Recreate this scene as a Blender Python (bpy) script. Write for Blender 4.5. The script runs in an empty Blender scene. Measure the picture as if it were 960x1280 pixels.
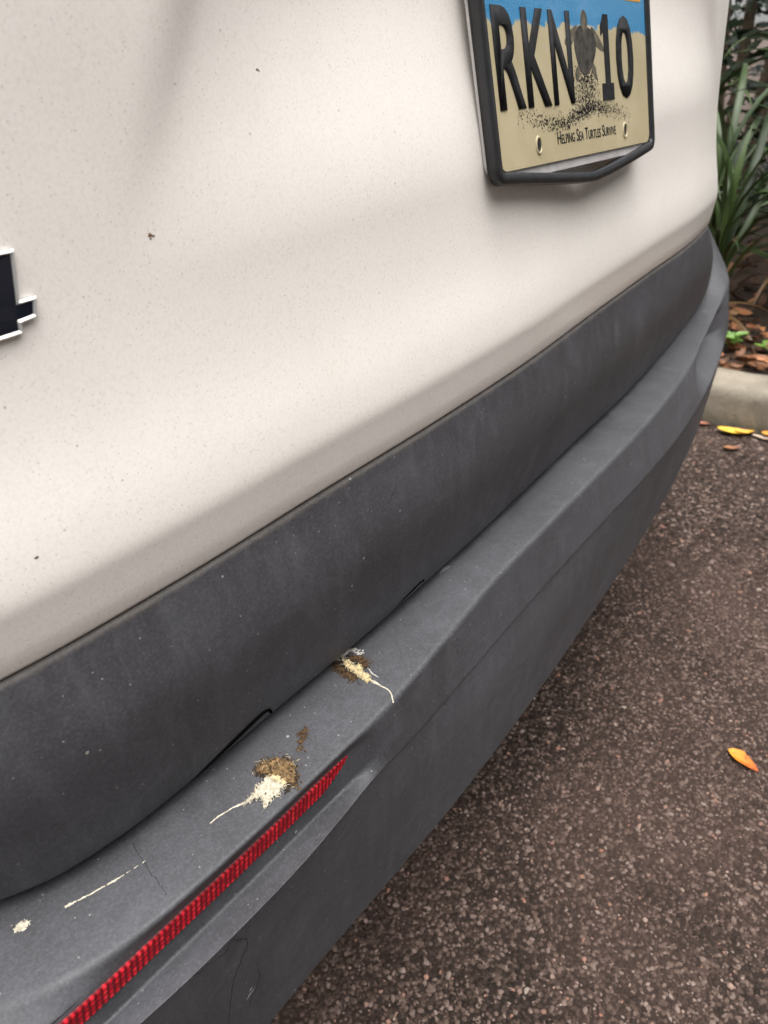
import bpy, bmesh, math, random
import numpy as np
from mathutils import Vector, Matrix, noise
from mathutils.bvhtree import BVHTree

R = math.radians
rng = random.Random(7)
nrg = np.random.default_rng(11)
scene = bpy.context.scene
C = scene.collection

# ------------------------------------------------------------------ camera, sky, sun, exposure
CAM = Vector((-0.703, -0.310, 0.970))
RIGHT = Vector((0.6006, -0.7983, -0.0443)).normalized()
FWD = Vector((0.6627, 0.5281, -0.5310)).normalized()
UP = RIGHT.cross(FWD).normalized()
cd = bpy.data.cameras.new("camera")
cd.sensor_fit = 'VERTICAL'
cd.sensor_height = 24.0
cd.sensor_width = 18.0
cd.lens = 18.0
cd.clip_start = 0.01
cd.clip_end = 500
cd.dof.use_dof = True
cd.dof.focus_distance = 0.56
cd.dof.aperture_fstop = 7.2
cam = bpy.data.objects.new("camera", cd)
mw = Matrix((RIGHT, UP, -FWD)).transposed().to_4x4()
mw.translation = CAM
cam.matrix_world = mw
C.objects.link(cam)
scene.camera = cam

SUN_EL, SUN_AZ = 78.0, 200.0      # azimuth clockwise from +Y
w = bpy.data.worlds.new("World")
scene.world = w
w.use_nodes = True
nt = w.node_tree
nt.nodes.clear()
sky = nt.nodes.new("ShaderNodeTexSky")
sky.sky_type = 'NISHITA'
sky.sun_disc = False
sky.sun_elevation = R(SUN_EL)
sky.sun_rotation = R(SUN_AZ)
sky.air_density = 1.0
sky.dust_density = 2.5
sky.ozone_density = 1.0
hs = nt.nodes.new("ShaderNodeHueSaturation")
hs.inputs['Saturation'].default_value = 0.22
bg = nt.nodes.new("ShaderNodeBackground")
bg.inputs['Strength'].default_value = 0.13
wo = nt.nodes.new("ShaderNodeOutputWorld")
nt.links.new(sky.outputs[0], hs.inputs['Color'])
nt.links.new(hs.outputs[0], bg.inputs['Color'])
nt.links.new(bg.outputs[0], wo.inputs[0])

sd = bpy.data.lights.new("sun", 'SUN')
sd.energy = 1.5
sd.angle = R(105)
sd.color = (1.0, 0.95, 0.88)
sun = bpy.data.objects.new("sun", sd)
el, az = R(SUN_EL), R(SUN_AZ)
sdir = Vector((math.sin(az) * math.cos(el), math.cos(az) * math.cos(el), math.sin(el)))
sun.rotation_euler = sdir.to_track_quat('Z', 'Y').to_euler()
sun.location = (0, -2, 6)
C.objects.link(sun)

vs = scene.view_settings
vs.view_transform = 'Standard'
vs.look = 'None'
vs.exposure = 1.8
vs.gamma = 1.0
scene.cycles.use_denoising = True
scene.cycles.max_bounces = 5
scene.cycles.diffuse_bounces = 3

# ------------------------------------------------------------------ helpers
def tag(o, label=None, cat=None, group=None, kind=None):
    if label: o['label'] = label
    if cat: o['category'] = cat
    if group: o['group'] = group
    if kind: o['kind'] = kind
    return o

def link(name, me, mat=None, parent=None, smooth=True):
    o = bpy.data.objects.new(name, me)
    C.objects.link(o)
    if mat is not None:
        me.materials.clear()
        me.materials.append(mat)
    if parent is not None:
        o.parent = parent
    if smooth:
        me.polygons.foreach_set('use_smooth', [True] * len(me.polygons))
    return o

def mesh(name, V, F):
    me = bpy.data.meshes.new(name)
    me.from_pydata([tuple(v) for v in V], [], [tuple(f) for f in F])
    me.update()
    return me

def empty(name, loc=(0, 0, 0), rz=0.0):
    o = bpy.data.objects.new(name, None)
    o.location = loc
    o.rotation_euler = (0, 0, rz)
    o.empty_display_size = 0.1
    C.objects.link(o)
    return o

def grid_faces(n, m, close_m=False, flip=False):
    F = []
    for i in range(n - 1):
        for j in range(m if close_m else m - 1):
            a, b = i * m + j, i * m + (j + 1) % m
            c, d = (i + 1) * m + (j + 1) % m, (i + 1) * m + j
            F.append((a, d, c, b) if flip else (a, b, c, d))
    return F

def pchip(xs, ys):
    xs = np.asarray(xs, float); ys = np.asarray(ys, float)
    h = np.diff(xs); d = np.diff(ys) / h
    m = np.zeros(len(xs))
    m[0], m[-1] = d[0], d[-1]
    for i in range(1, len(xs) - 1):
        m[i] = (d[i - 1] * h[i] + d[i] * h[i - 1]) / (h[i] + h[i - 1])
    def f(x):
        x = np.asarray(x, float)
        i = np.clip(np.searchsorted(xs, x) - 1, 0, len(xs) - 2)
        t = (x - xs[i]) / h[i]
        return ((2*t**3 - 3*t**2 + 1) * ys[i] + (t**3 - 2*t**2 + t) * h[i] * m[i]
                + (-2*t**3 + 3*t**2) * ys[i+1] + (t**3 - t**2) * h[i] * m[i+1])
    return f

def sm(t):
    t = np.clip(t, 0, 1)
    return t * t * (3 - 2 * t)

def section(pts, rad, nseg=4, narc=6):
    """rounded polyline: pts (k,3), corner radius for each point"""
    out = [pts[0]]
    prev = pts[0]
    k = len(pts)
    for i in range(1, k):
        if i < k - 1:
            a, b, c = pts[i - 1], pts[i], pts[i + 1]
            la, lc = np.linalg.norm(a - b), np.linalg.norm(c - b)
            r = min(rad[i], la * .48, lc * .48)
            s = b + (a - b) / max(la, 1e-9) * r
            e = b + (c - b) / max(lc, 1e-9) * r
            for q in range(1, nseg + 1):
                out.append(prev + (s - prev) * q / nseg)
            for q in range(1, narc + 1):
                t = q / narc
                out.append((1-t)**2 * s + 2*t*(1-t) * b + t*t * e)
            prev = e
        else:
            for q in range(1, nseg + 1):
                out.append(prev + (pts[i] - prev) * q / nseg)
    return np.array(out)

def tube(path, rad, sides=6, ends=True):
    """verts, faces of a tube along path; rad is one value or a list"""
    P = [Vector(p) for p in path]
    n = len(P)
    if not isinstance(rad, (list, tuple)): rad = [rad] * n
    V, F = [], []
    up = Vector((0, 0, 1))
    for i in range(n):
        t = (P[min(i + 1, n - 1)] - P[max(i - 1, 0)]).normalized()
        a = t.cross(up)
        if a.length < 1e-3: a = t.cross(Vector((1, 0, 0)))
        a.normalize()
        b = a.cross(t)
        for s in range(sides):
            ang = 2 * math.pi * s / sides
            V.append(P[i] + (a * math.cos(ang) + b * math.sin(ang)) * rad[i])
    F = grid_faces(n, sides, True)
    if ends:
        F.append(tuple(range(sides)))
        F.append(tuple(range((n - 1) * sides, n * sides))[::-1])
    return V, F

# ---------- node helper
class Mat:
    def __init__(self, name):
        self.m = bpy.data.materials.new(name)
        self.vc = {}
        self.m.use_nodes = True
        self.t = self.m.node_tree
        self.b = self.t.nodes['Principled BSDF']
        self.tc = self.t.nodes.new('ShaderNodeTexCoord')
    def n(self, typ, **kw):
        x = self.t.nodes.new(typ)
        for k, v in kw.items():
            if k.startswith('i_'):
                x.inputs[int(k[2:]) if k[2:].isdigit() else k[2:].replace('_', ' ')].default_value = v
            else:
                setattr(x, k, v)
        return x
    def l(self, a, b): self.t.links.new(a, b)
    def noise(self, scale, detail=4, rough=.55, vec=None, dist=0):
        x = self.n('ShaderNodeTexNoise')
        x.inputs['Scale'].default_value = scale
        x.inputs['Detail'].default_value = detail
        x.inputs['Roughness'].default_value = rough
        x.inputs['Distortion'].default_value = dist
        self.l(vec if vec is not None else self.tc.outputs['Object'], x.inputs['Vector'])
        return x.outputs['Fac']
    def voro(self, scale, feature='F1', out='Distance', vec=None, rnd=1.0):
        key = (scale, feature, rnd)
        if vec is None and key in self.vc: return self.vc[key].outputs[out]
        x = self.n('ShaderNodeTexVoronoi', feature=feature)
        if vec is None: self.vc[key] = x
        x.inputs['Scale'].default_value = scale
        x.inputs['Randomness'].default_value = rnd
        self.l(vec if vec is not None else self.tc.outputs['Object'], x.inputs['Vector'])
        return x.outputs[out]
    def ramp(self, src, stops):
        x = self.n('ShaderNodeValToRGB')
        e = x.color_ramp.elements
        while len(e) > 1: e.remove(e[-1])
        e[0].position = stops[0][0]; e[0].color = self.c(stops[0][1])
        for p, c in stops[1:]:
            q = e.new(p); q.color = self.c(c)
        self.l(src, x.inputs['Fac'])
        return x.outputs['Color']
    @staticmethod
    def c(v):
        if isinstance(v, (int, float)): return (v, v, v, 1)
        return (v[0], v[1], v[2], 1)
    def mix(self, fac, a, b, mode='MIX'):
        x = self.n('ShaderNodeMix', data_type='RGBA', blend_type=mode)
        for s, v in ((0, fac), (6, a), (7, b)):
            if hasattr(v, 'is_linked') or isinstance(v, bpy.types.NodeSocket): self.l(v, x.inputs[s])
            elif s == 0: x.inputs[0].default_value = v
            else: x.inputs[s].default_value = self.c(v)
        return x.outputs[2]
    def math(self, op, a, b=0.0, clamp=False):
        x = self.n('ShaderNodeMath', operation=op, use_clamp=clamp)
        for s, v in ((0, a), (1, b)):
            if isinstance(v, bpy.types.NodeSocket): self.l(v, x.inputs[s])
            else: x.inputs[s].default_value = v
        return x.outputs[0]
    def bump(self, h, strength=.3, dist=.001, prev=None):
        x = self.n('ShaderNodeBump')
        x.inputs['Strength'].default_value = strength
        x.inputs['Distance'].default_value = dist
        self.l(h, x.inputs['Height'])
        if prev is not None: self.l(prev, x.inputs['Normal'])
        return x.outputs['Normal']
    def set(self, **kw):
        for k, v in kw.items():
            s = self.b.inputs[k.replace('_', ' ')]
            if isinstance(v, bpy.types.NodeSocket): self.l(v, s)
            elif isinstance(v, tuple): s.default_value = self.c(v)
            else: s.default_value = v
        return self

def simple(name, col, rough=.5, var=.25, scale=30.0, **kw):
    m = Mat(name)
    f = m.noise(scale, 4)
    a = tuple(c * (1 - var) for c in col); b = tuple(min(1, c * (1 + var)) for c in col)
    m.set(Base_Color=m.ramp(f, [(.3, a), (.7, b)]), Roughness=rough, **kw)
    return m.m

# ------------------------------------------------------------------ materials
def make_paint():
    m = Mat('white_paint')
    f = m.noise(3.0, 3)
    col = m.ramp(f, [(.35, (.78, .740, .690)), (.65, (.82, .780, .730))])
    # road dust: fine dark specks of two sizes, a light film that comes and goes
    d1 = m.voro(520.0); c1 = m.voro(520.0, out='Color')
    sep = m.n('ShaderNodeSeparateColor'); m.l(c1, sep.inputs[0])
    pick = m.math('GREATER_THAN', sep.outputs[0], .86)
    spot = m.math('LESS_THAN', d1, .24)
    s1 = m.math('MULTIPLY', m.math('MULTIPLY', pick, spot), .30)
    d2 = m.voro(150.0); c2 = m.voro(150.0, out='Color')
    sep2 = m.n('ShaderNodeSeparateColor'); m.l(c2, sep2.inputs[0])
    s2 = m.math('MULTIPLY', m.math('MULTIPLY', m.math('GREATER_THAN', sep2.outputs[1], .966), m.math('LESS_THAN', d2, .10)), .45)
    g = m.noise(560.0, 2, .7)
    col = m.mix(m.math('MULTIPLY', m.math('SUBTRACT', g, .48, True), 1.3), col, (.56, .51, .45))
    col = m.mix(m.math('MULTIPLY', m.math('SUBTRACT', .46, g, True), .9), col, (.90, .87, .83))
    col = m.mix(s1, col, (.16, .12, .09))
    col = m.mix(s2, col, (.10, .075, .06))
    film = m.noise(9.0, 5, .6)
    col = m.mix(m.math('MULTIPLY', m.math('SUBTRACT', film, .5, True), .55), col, (.50, .45, .40))
    m.set(Base_Color=col, Roughness=m.ramp(film, [(.3, .38), (.7, .52)]), Coat_Weight=.40, Coat_Roughness=.16)
    m.set(Normal=m.bump(m.noise(700.0, 2), .05, .0004))
    return m.m
PAINT = make_paint()

def make_plastic(name, base, hi, speck=.5, rough=.58, streaks=.7):
    m = Mat(name)
    big = m.noise(7.0, 5, .62, dist=.6)
    mid = m.noise(38.0, 5, .65, dist=.4)
    fine = m.noise(480.0, 3, .75)
    col = m.ramp(big, [(.32, base), (.72, hi)])
    col = m.mix(m.math('MULTIPLY', m.math('SUBTRACT', mid, .5, True), 1.0), col, tuple(min(1, h * 1.6) for h in hi))
    col = m.mix(m.math('MULTIPLY', m.math('SUBTRACT', fine, .50, True), 1.25), col, tuple(h * 2.6 for h in hi))
    col = m.mix(m.math('MULTIPLY', m.math('SUBTRACT', .5, fine, True), 1.3), col, tuple(h * .35 for h in base))
    d1 = m.voro(330.0); c1 = m.voro(330.0, out='Color')
    sep = m.n('ShaderNodeSeparateColor'); m.l(c1, sep.inputs[0])
    s1 = m.math('MULTIPLY', m.math('MULTIPLY', m.math('GREATER_THAN', sep.outputs[0], .972), m.math('LESS_THAN', d1, .2)), speck)
    col = m.mix(s1, col, (.38, .35, .32))
    d2 = m.voro(90.0); c2 = m.voro(90.0, out='Color')
    sep2 = m.n('ShaderNodeSeparateColor'); m.l(c2, sep2.inputs[0])
    s2 = m.math('MULTIPLY', m.math('MULTIPLY', m.math('GREATER_THAN', sep2.outputs[1], .975), m.math('LESS_THAN', d2, .10)), speck)
    col = m.mix(s2, col, (.5, .47, .42))
    mp = m.n('ShaderNodeMapping'); mp.inputs['Scale'].default_value = (1.0, 1.0, .10)
    m.l(m.tc.outputs['Object'], mp.inputs[0])
    stv = m.noise(85.0, 4, .6, vec=mp.outputs[0])
    col = m.mix(m.math('MULTIPLY', m.math('SUBTRACT', stv, .5, True), streaks), col, tuple(min(1, h * 1.9) for h in hi))
    ch = m.noise(16.0, 6, .7, dist=1.2)
    col = m.mix(m.math('MULTIPLY', m.math('SUBTRACT', ch, .56, True), 2.6), col, tuple(h * 1.7 for h in hi))
    m.set(Base_Color=col, Roughness=m.ramp(mid, [(.3, rough - .07), (.7, rough + .12)]))
    nb = m.bump(m.voro(900.0), .22, .0004)
    nb = m.bump(m.noise(420.0, 3), .25, .0006, nb)
    nb = m.bump(big, .10, .004, nb)
    m.set(Normal=nb)
    return m.m
def edge_dust(mat):
    t = mat.node_tree
    b = t.nodes['Principled BSDF']
    src = b.inputs['Base Color'].links[0].from_socket
    m = Mat.__new__(Mat); m.m = mat; m.t = t; m.b = b; m.vc = {}
    m.tc = [n for n in t.nodes if n.type == 'TEX_COORD'][0]
    g = m.n('ShaderNodeSeparateXYZ'); m.l(m.tc.outputs['Object'], g.inputs[0])
    e = m.math('ADD', g.outputs[2], m.math('MULTIPLY', m.math('SUBTRACT', m.noise(120.0, 4, .7), .5), .012))
    f = m.ramp(m.math('MULTIPLY', m.math('SUBTRACT', e, .690), 20.0), [(.24, 0.0), (.33, .5), (.5, .55)])
    m.l(m.mix(f, src, (.115, .095, .075)), b.inputs['Base Color'])
TRIM = make_plastic('trim_plastic', (.037, .036, .040), (.056, .056, .063), streaks=1.1)
edge_dust(TRIM)
BUMP = make_plastic('bumper_plastic', (.046, .046, .051), (.068, .069, .077), .6)
BLACK = simple('black_rubber', (.012, .012, .013), .55, .3)
FRAME_M = simple('frame_plastic', (.016, .016, .018), .38, .3, 80)
SILVER = simple('dull_silver', (.50, .48, .47), .4, .15, 60, Metallic=.15)
CHROME = simple('chrome', (.60, .59, .57), .32, .05, 40, Metallic=.75)
NAVY = simple('gloss_black_blue', (.006, .008, .016), .12, .2, 60)
GLASS_D = simple('dark_glass', (.02, .022, .025), .06, .1)
TYRE = simple('tyre_rubber', (.02, .02, .021), .8, .3, 50)
RED_LAMP = simple('lamp_red', (.35, .01, .012), .15, .1)

# ------------------------------------------------------------------ the ground
def make_asphalt():
    m = Mat('asphalt')
    vec = m.tc.outputs['Object']
    cell = m.voro(150.0, out='Color')
    sep = m.n('ShaderNodeSeparateColor'); m.l(cell, sep.inputs[0])
    d = m.voro(150.0)
    stone = m.ramp(sep.outputs[0], [(0, (.018, .012, .010)), (.45, (.052, .034, .027)), (.8, (.122, .084, .068)), (1, (.21, .155, .13))])
    col = m.mix(m.ramp(d, [(.35, 0.0), (.6, 1.0)]), stone, (.010, .007, .005))
    big = m.noise(2.2, 5, .6)
    col = m.mix(m.ramp(big, [(.35, .0), (.7, .45)]), col, (.105, .066, .052))
    m.set(Base_Color=col, Roughness=.75, Specular_IOR_Level=.2)
    m.set(Normal=m.bump(m.math('SUBTRACT', 1.0, d), .8, .004))
    return m.m
ASPHALT = make_asphalt()
KERB_X = 1.37
o = link('asphalt_ground', mesh('asphalt_ground', [(-60, -60, 0), (KERB_X + .05, -60, 0), (KERB_X + .05, 60, 0), (-60, 60, 0)], [(0, 1, 2, 3)]), ASPHALT)
tag(o, kind='structure')

def make_stones():
    m = Mat('asphalt_aggregate')
    at = m.n('ShaderNodeAttribute'); at.attribute_name = 'tone'
    col = m.ramp(at.outputs['Fac'], [(0, (.011, .007, .005)), (.35, (.028, .0180, .0130)), (.58, (.064, .0430, .0335)),
                                     (.80, (.126, .087, .070)), (.94, (.210, .155, .130)), (.984, (.29, .225, .195)), (.994, (.32, .13, .075)), (1, (.40, .33, .28))])
    big = m.noise(2.6, 5, .6)
    col = m.mix(m.ramp(big, [(.40, 0.0), (.68, .40)]), col, (.140, .092, .078))
    col = m.mix(m.ramp(m.noise(5.5, 6, .65), [(.30, .55), (.48, 0.0)]), col, (.012, .008, .006))
    g = m.noise(500.0, 3)
    col = m.mix(m.math('MULTIPLY', m.math('SUBTRACT', g, .5, True), 1.2), col, (.03, .024, .02))
    m.set(Base_Color=col, Roughness=.68, Specular_IOR_Level=.2)
    return m.m
def stones():
    # one dome of 13 vertices per chip of aggregate, jittered over a fine lattice
    base = [(0, 0, 1.0)]
    for k in range(5):
        a = 2 * math.pi * k / 5; base.append((.62 * math.cos(a), .62 * math.sin(a), .74))
    for k in range(5):
        a = 2 * math.pi * (k + .5) / 5; base.append((1.0 * math.cos(a), 1.0 * math.sin(a), -.25))
    base = np.array(base)
    f = []
    for k in range(5):
        k2 = (k + 1) % 5
        f += [(0, 1 + k, 1 + k2), (1 + k, 6 + k, 1 + k2), (1 + k2, 6 + k, 6 + k2)]
    f = np.array(f)
    pts = []
    for (x0, x1, y0, y1, st) in ((-.42, .62, -.80, .30, .0050), (.62, KERB_X, -.80, .55, .0072)):
        xs = np.arange(x0, x1, st); ys = np.arange(y0, y1, st)
        X, Y = np.meshgrid(xs, ys)
        P = np.stack([X.ravel(), Y.ravel(), np.full(X.size, st)], 1)
        P[:, :2] += (nrg.random((len(P), 2)) - .5) * st * .95
        pts.append(P)
    P = np.concatenate(pts)
    n = len(P)
    sz = P[:, 2] * (.38 + .55 * nrg.random(n) ** 2.2)
    ang = nrg.random(n) * 6.28
    asp = .7 + .6 * nrg.random(n)
    V = np.repeat(base[None], n, 0)
    V = V + (nrg.random(V.shape) - .5) * .38
    x = V[:, :, 0] * sz[:, None] * asp[:, None]; y = V[:, :, 1] * sz[:, None] / asp[:, None]
    ca, sa = np.cos(ang)[:, None], np.sin(ang)[:, None]
    X = P[:, 0, None] + x * ca - y * sa; Y = P[:, 1, None] + x * sa + y * ca
    Z = V[:, :, 2] * sz[:, None] * .62 + ((nrg.random(n) - .75) * sz * .55)[:, None]
    VV = np.stack([X, Y, Z], 2).reshape(-1, 3)
    FF = (f[None] + (np.arange(n) * 11)[:, None, None]).reshape(-1, 3)
    me = bpy.data.meshes.new('asphalt_aggregate')
    me.vertices.add(len(VV)); me.vertices.foreach_set('co', VV.ravel())
    me.loops.add(FF.size); me.loops.foreach_set('vertex_index', FF.ravel().astype(np.int32))
    me.polygons.add(len(FF)); me.polygons.foreach_set('loop_start', np.arange(0, FF.size, 3, dtype=np.int32))
    me.polygons.foreach_set('loop_total', np.full(len(FF), 3, np.int32))
    me.update(calc_edges=True)
    at = me.attributes.new('tone', 'FLOAT', 'POINT')
    at.data.foreach_set('value', np.repeat(nrg.random(n), 11).astype(np.float32))
    o = link('asphalt_aggregate', me, make_stones())
    tag(o, 'coarse brown grey stone aggregate of the car park asphalt', 'aggregate', kind='stuff')
stones()

# kerb of cast concrete, in lengths with joints
def make_concrete():
    m = Mat('kerb_concrete')
    a = m.noise(9.0, 6, .65, dist=.5); b = m.noise(60.0, 5, .65); c = m.noise(330.0, 3)
    col = m.ramp(a, [(.28, (.10, .085, .068)), (.42, (.20, .172, .134)), (.55, (.26, .226, .174)), (.75, (.33, .290, .225))])
    col = m.mix(m.math('MULTIPLY', m.math('SUBTRACT', b, .48, True), 2.2), col, (.19, .17, .135))
    col = m.mix(m.math('MULTIPLY', m.math('SUBTRACT', c, .5, True), 1.2), col, (.35, .31, .25))
    # algae near the gutter: a stain with a ragged edge
    g = m.n('ShaderNodeSeparateXYZ'); m.l(m.tc.outputs['Object'], g.inputs[0])
    e = m.math('ADD', g.outputs[2], m.math('MULTIPLY', m.math('SUBTRACT', a, .5), .09))
    col = m.mix(m.ramp(e, [(.0, .75), (.045, 0.0)]), col, (.085, .08, .045))
    m.set(Base_Color=col, Roughness=.85, Normal=m.bump(b, .5, .006))
    return m.m
CONC = make_concrete()
kerb = empty('kerb', (KERB_X, 0, 0)); tag(kerb, kind='structure')
prof = [(0, -.05), (0, .085), (.004, .103), (.014, .114), (.028, .118), (.085, .121), (.118, .121), (.128, .112), (.13, -.05)]
for (ya, yb) in ((-14, -11), (-11, -8), (-8, -5), (-5, -2.02), (-2.02, .96), (.96, 3.9), (3.9, 6.9), (6.9, 9.9), (9.9, 13)):
    ny = 60 if ya in (-2.02, .96) else 8
    V = []
    for i in range(ny + 1):
        y = ya + .004 + (yb - ya - .008) * i / ny
        for (x, z) in prof:
            k = noise.noise(Vector((x * 9 + 3, y * 7, z * 9))) * .006 + noise.noise(Vector((x * 30 + 3, y * 28, z * 30))) * .0045
            V.append((x + k * (1 if x < .1 else 0), y, z + k * (1 if z > .1 else 0)))
    F = grid_faces(ny + 1, len(prof))
    F += [tuple(range(len(prof))), tuple(range(ny * len(prof), (ny + 1) * len(prof)))[::-1]]
    link('kerb_stone', mesh('kerb_stone', V, F), CONC, kerb)

# planting bed behind the kerb
def make_soil():
    m = Mat('soil')
    a = m.noise(14.0, 6, .7); b = m.noise(90.0, 5, .7)
    col = m.ramp(a, [(.3, (.020, .013, .009)), (.6, (.06, .036, .022)), (.8, (.12, .065, .036))])
    col = m.mix(m.math('MULTIPLY', m.math('SUBTRACT', b, .5, True), 1.6), col, (.16, .095, .055))
    m.set(Base_Color=col, Roughness=.95, Normal=m.bump(b, .8, .01))
    return m.m
SOIL = make_soil()
def bed_z(x, y):
    return .112 + .10 * float(sm((x - 1.52) / 1.4)) + .018 * noise.noise(Vector((x * 5, y * 5, 0))) + .010 * noise.noise(Vector((x * 17, y * 17, 4)))
xs = np.concatenate([np.arange(KERB_X + .12, 2.6, .04), np.linspace(2.6, 60, 14)])
ys = np.concatenate([np.linspace(-60, -1.6, 14), np.arange(-1.5, 3.0, .04), np.linspace(3.2, 60, 14)])
V = [(x, y, bed_z(x, y)) for x in xs for y in ys]
o = link('soil_bed', mesh('soil_bed', V, grid_faces(len(xs), len(ys), flip=True)), SOIL)
tag(o, kind='structure')

# ------------------------------------------------------------------ the car
car = empty('parked_car', (0, 0, 0))
tag(car, 'dusty white hatchback car with weathered dark grey plastic rear bumper', 'car')

yA = pchip([-.80, -.70, -.60, -.50, -.38, -.25, -.10, .05, .22, .40, .52, .60, .70, .80],
           [.075, .038, .016, .007, .003, -.002, -.003, .003, .009, .015, .029, .042, .065, .10])
def wrap(x):
    a = max(0.0, x - .508) if x > 0 else max(0.0, -x - .655)
    return 9.0 * a * a
BASE = pchip([.60, .70, .74, .789, .851, .919, .984, 1.10, 1.2], [-.036, -.016, -.0085, .0015, .0110, .0162, .0195, .0255, .031])
def base_y(z):
    return BASE(z)

# -- tailgate: painted panel, hem rolled in at its lower edge, a pressed recess round the plate
def tailgate_y(x, z):
    y = yA(x) + base_y(z)
    x0 = -.436 - (.986 - z) * .63
    dep = .024 * float(sm((z - .868) / .14))
    for s in (1, -1):
        t = (s * x - x0) / .19
        t = min(max(t, 0.0), 1.0)
        e = (1 - (1 - t) ** 2.2) * float(sm(t / .22))
        dep = dep * e
    y += dep
    y -= .0022 * math.exp(-((z - .772) / .030) ** 2)    # soft feature line above the hem
    y += wrap(x)
    return float(y)
XT = .605
xs = np.concatenate([np.linspace(-.72, -.40, 60), np.linspace(-.39, .40, 60), np.linspace(.41, XT, 40)])
zs = np.concatenate([np.linspace(1.10, .752, 64)])
V = []
for x in xs:
    col = [(x, tailgate_y(x, z), z) for z in zs]
    y0 = tailgate_y(x, .752)
    ye = float(yA(x)) + wrap(x)
    # hem: rolls under in a quarter turn and ends on the trim line
    for (t, dz, k) in ((0, .7475, -.0002), (0, .7440, .0000), (0, .7410, .0005), (0, .7330, .0015), (0, .7230, .0028), (0, .7110, .0045), (0, .7090, .0056), (0, .7082, .0074)):
        col.append((x, y0 + k, dz))
    ylast = col[-1][1]
    for q in range(1, 4):
        col.append((x, ylast + .008 * q, .7078 + .0002 * q))
    col.append((x, ye + .045, .7084))
    V += col
m_ = len(V) // len(xs)
tail = link('tailgate', mesh('tailgate', V, grid_faces(len(xs), m_)), PAINT, car)
tail['label'] = 'dusty white painted tailgate panel with tiny dark specks'

# -- lower trim of the tailgate, dark plastic, raised lip at top
clx = np.linspace(-1, 1, 170)
ztop = .7070
yD = pchip([-.80, -.72, -.68, -.643, -.619, -.58, -.52, -.444, -.368, -.219, .027, .219, .392, .55, .644, .739, .80],
           [.12, .085, .060, .038, .026, .0165, .0115, .009, .006, .0045, .0105, .0155, .028, .044, .056, .079, .11])
def zD(x):
    a = max(0, -x - .635) if x < 0 else max(0, x - .655)
    return .5585 + (a / .10) ** 2 * .065
V = []
for t in clx:
    xa = t * (.612 if t > 0 else .722)
    xd = t * (.722 if t < 0 else .735)
    xc = .5 * (xa + xd)
    ya, yd = float(yA(xa)), float(yD(xd)) - .006
    ea = wrap(xa)
    yc = .5 * (float(yA(xc)) + float(yD(xc))) - .018 + .5 * ea
    zd = zD(xd)
    pts = np.array([(xa, ya + ea + .030, ztop + .001), (xa, ya + ea + .0005, ztop + .0005), (xa, ya + ea - .0030, ztop - .0020),
                    (xa, ya + ea - .0040, ztop - .0065), (xc, yc, .650), (xd, yd - .003, zd + .012), (xd, yd, zd), (xd, yd + .006, zd - .004), (xd, yd + .05, zd - .006)])
    V += list(section(pts, [0, .001, .002, .004, .045, .01, .003, .002, 0], 4, 6))
m_ = len(V) // len(clx)
trim = link('lower_trim', mesh('lower_trim', V, grid_faces(len(clx), m_)), TRIM, car)
trim['label'] = 'dark charcoal plastic trim strip below the white panel'

# -- bumper: rails lofted through stations
ST = [-.76, -.70, -.64, -.60, -.56, -.50, -.455, -.425, -.40, -.36, -.30, -.22, -.10, .03, .15, .28, .40, .52, .62, .70, .76]
yE = pchip([-.78, -.72, -.68, -.638, -.617, -.593, -.534, -.465, -.384, -.302, -.233, -.1, .046, .229, .39, .55, .678, .76, .80],
           [.06, .020, -.010, -.031, -.038, -.043, -.048, -.052, -.053, -.048, -.0425, -.040, -.039, -.034, -.018, .006, .028, .042, .052])
yF = pchip([-.78, -.72, -.68, -.633, -.59, -.53, -.48, -.44, -.415, -.392, -.334, -.284, -.191, -.117, .04, .243, .35, .50, .62, .72, .78, .80],
           [-.022, -.037, -.047, -.0555, -.061, -.0645, -.0655, -.0628, -.0598, -.0572, -.0525, -.0520, -.0495, -.0490, -.0500, -.0500, -.0425, -.0235, -.002, .020, .034, .040])
yB = pchip([-0.7831, -0.6999, -0.6166, -0.5407, -0.4803, -0.4189, -0.2774, -0.0963, 0.0546, 0.1597, 0.3366, 0.5312, 0.6675, 0.757, 0.8195, 0.83],
           [0.0074, -0.0249, -0.0373, -0.0436, -0.0446, -0.0478, -0.053, -0.0498, -0.0426, -0.0373, -0.0238, 0.0001, 0.0209, 0.0376, 0.0501, 0.058])
yL = pchip([-.78, -.72, -.656, -.594, -.535, -.48, -.431, -.40], [-.012, -.0265, -.0365, -.0405, -.0440, -.0465, -.0480, -.0485])
def lens_y(x):
    return float(yL(-abs(x))) if x < 0 else float(yE(x)) + .018
def wing(x):      # how far the shelf has turned up into the corner
    a = max(0, -x - .66) if x < 0 else max(0, x - .66)
    return a
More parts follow.
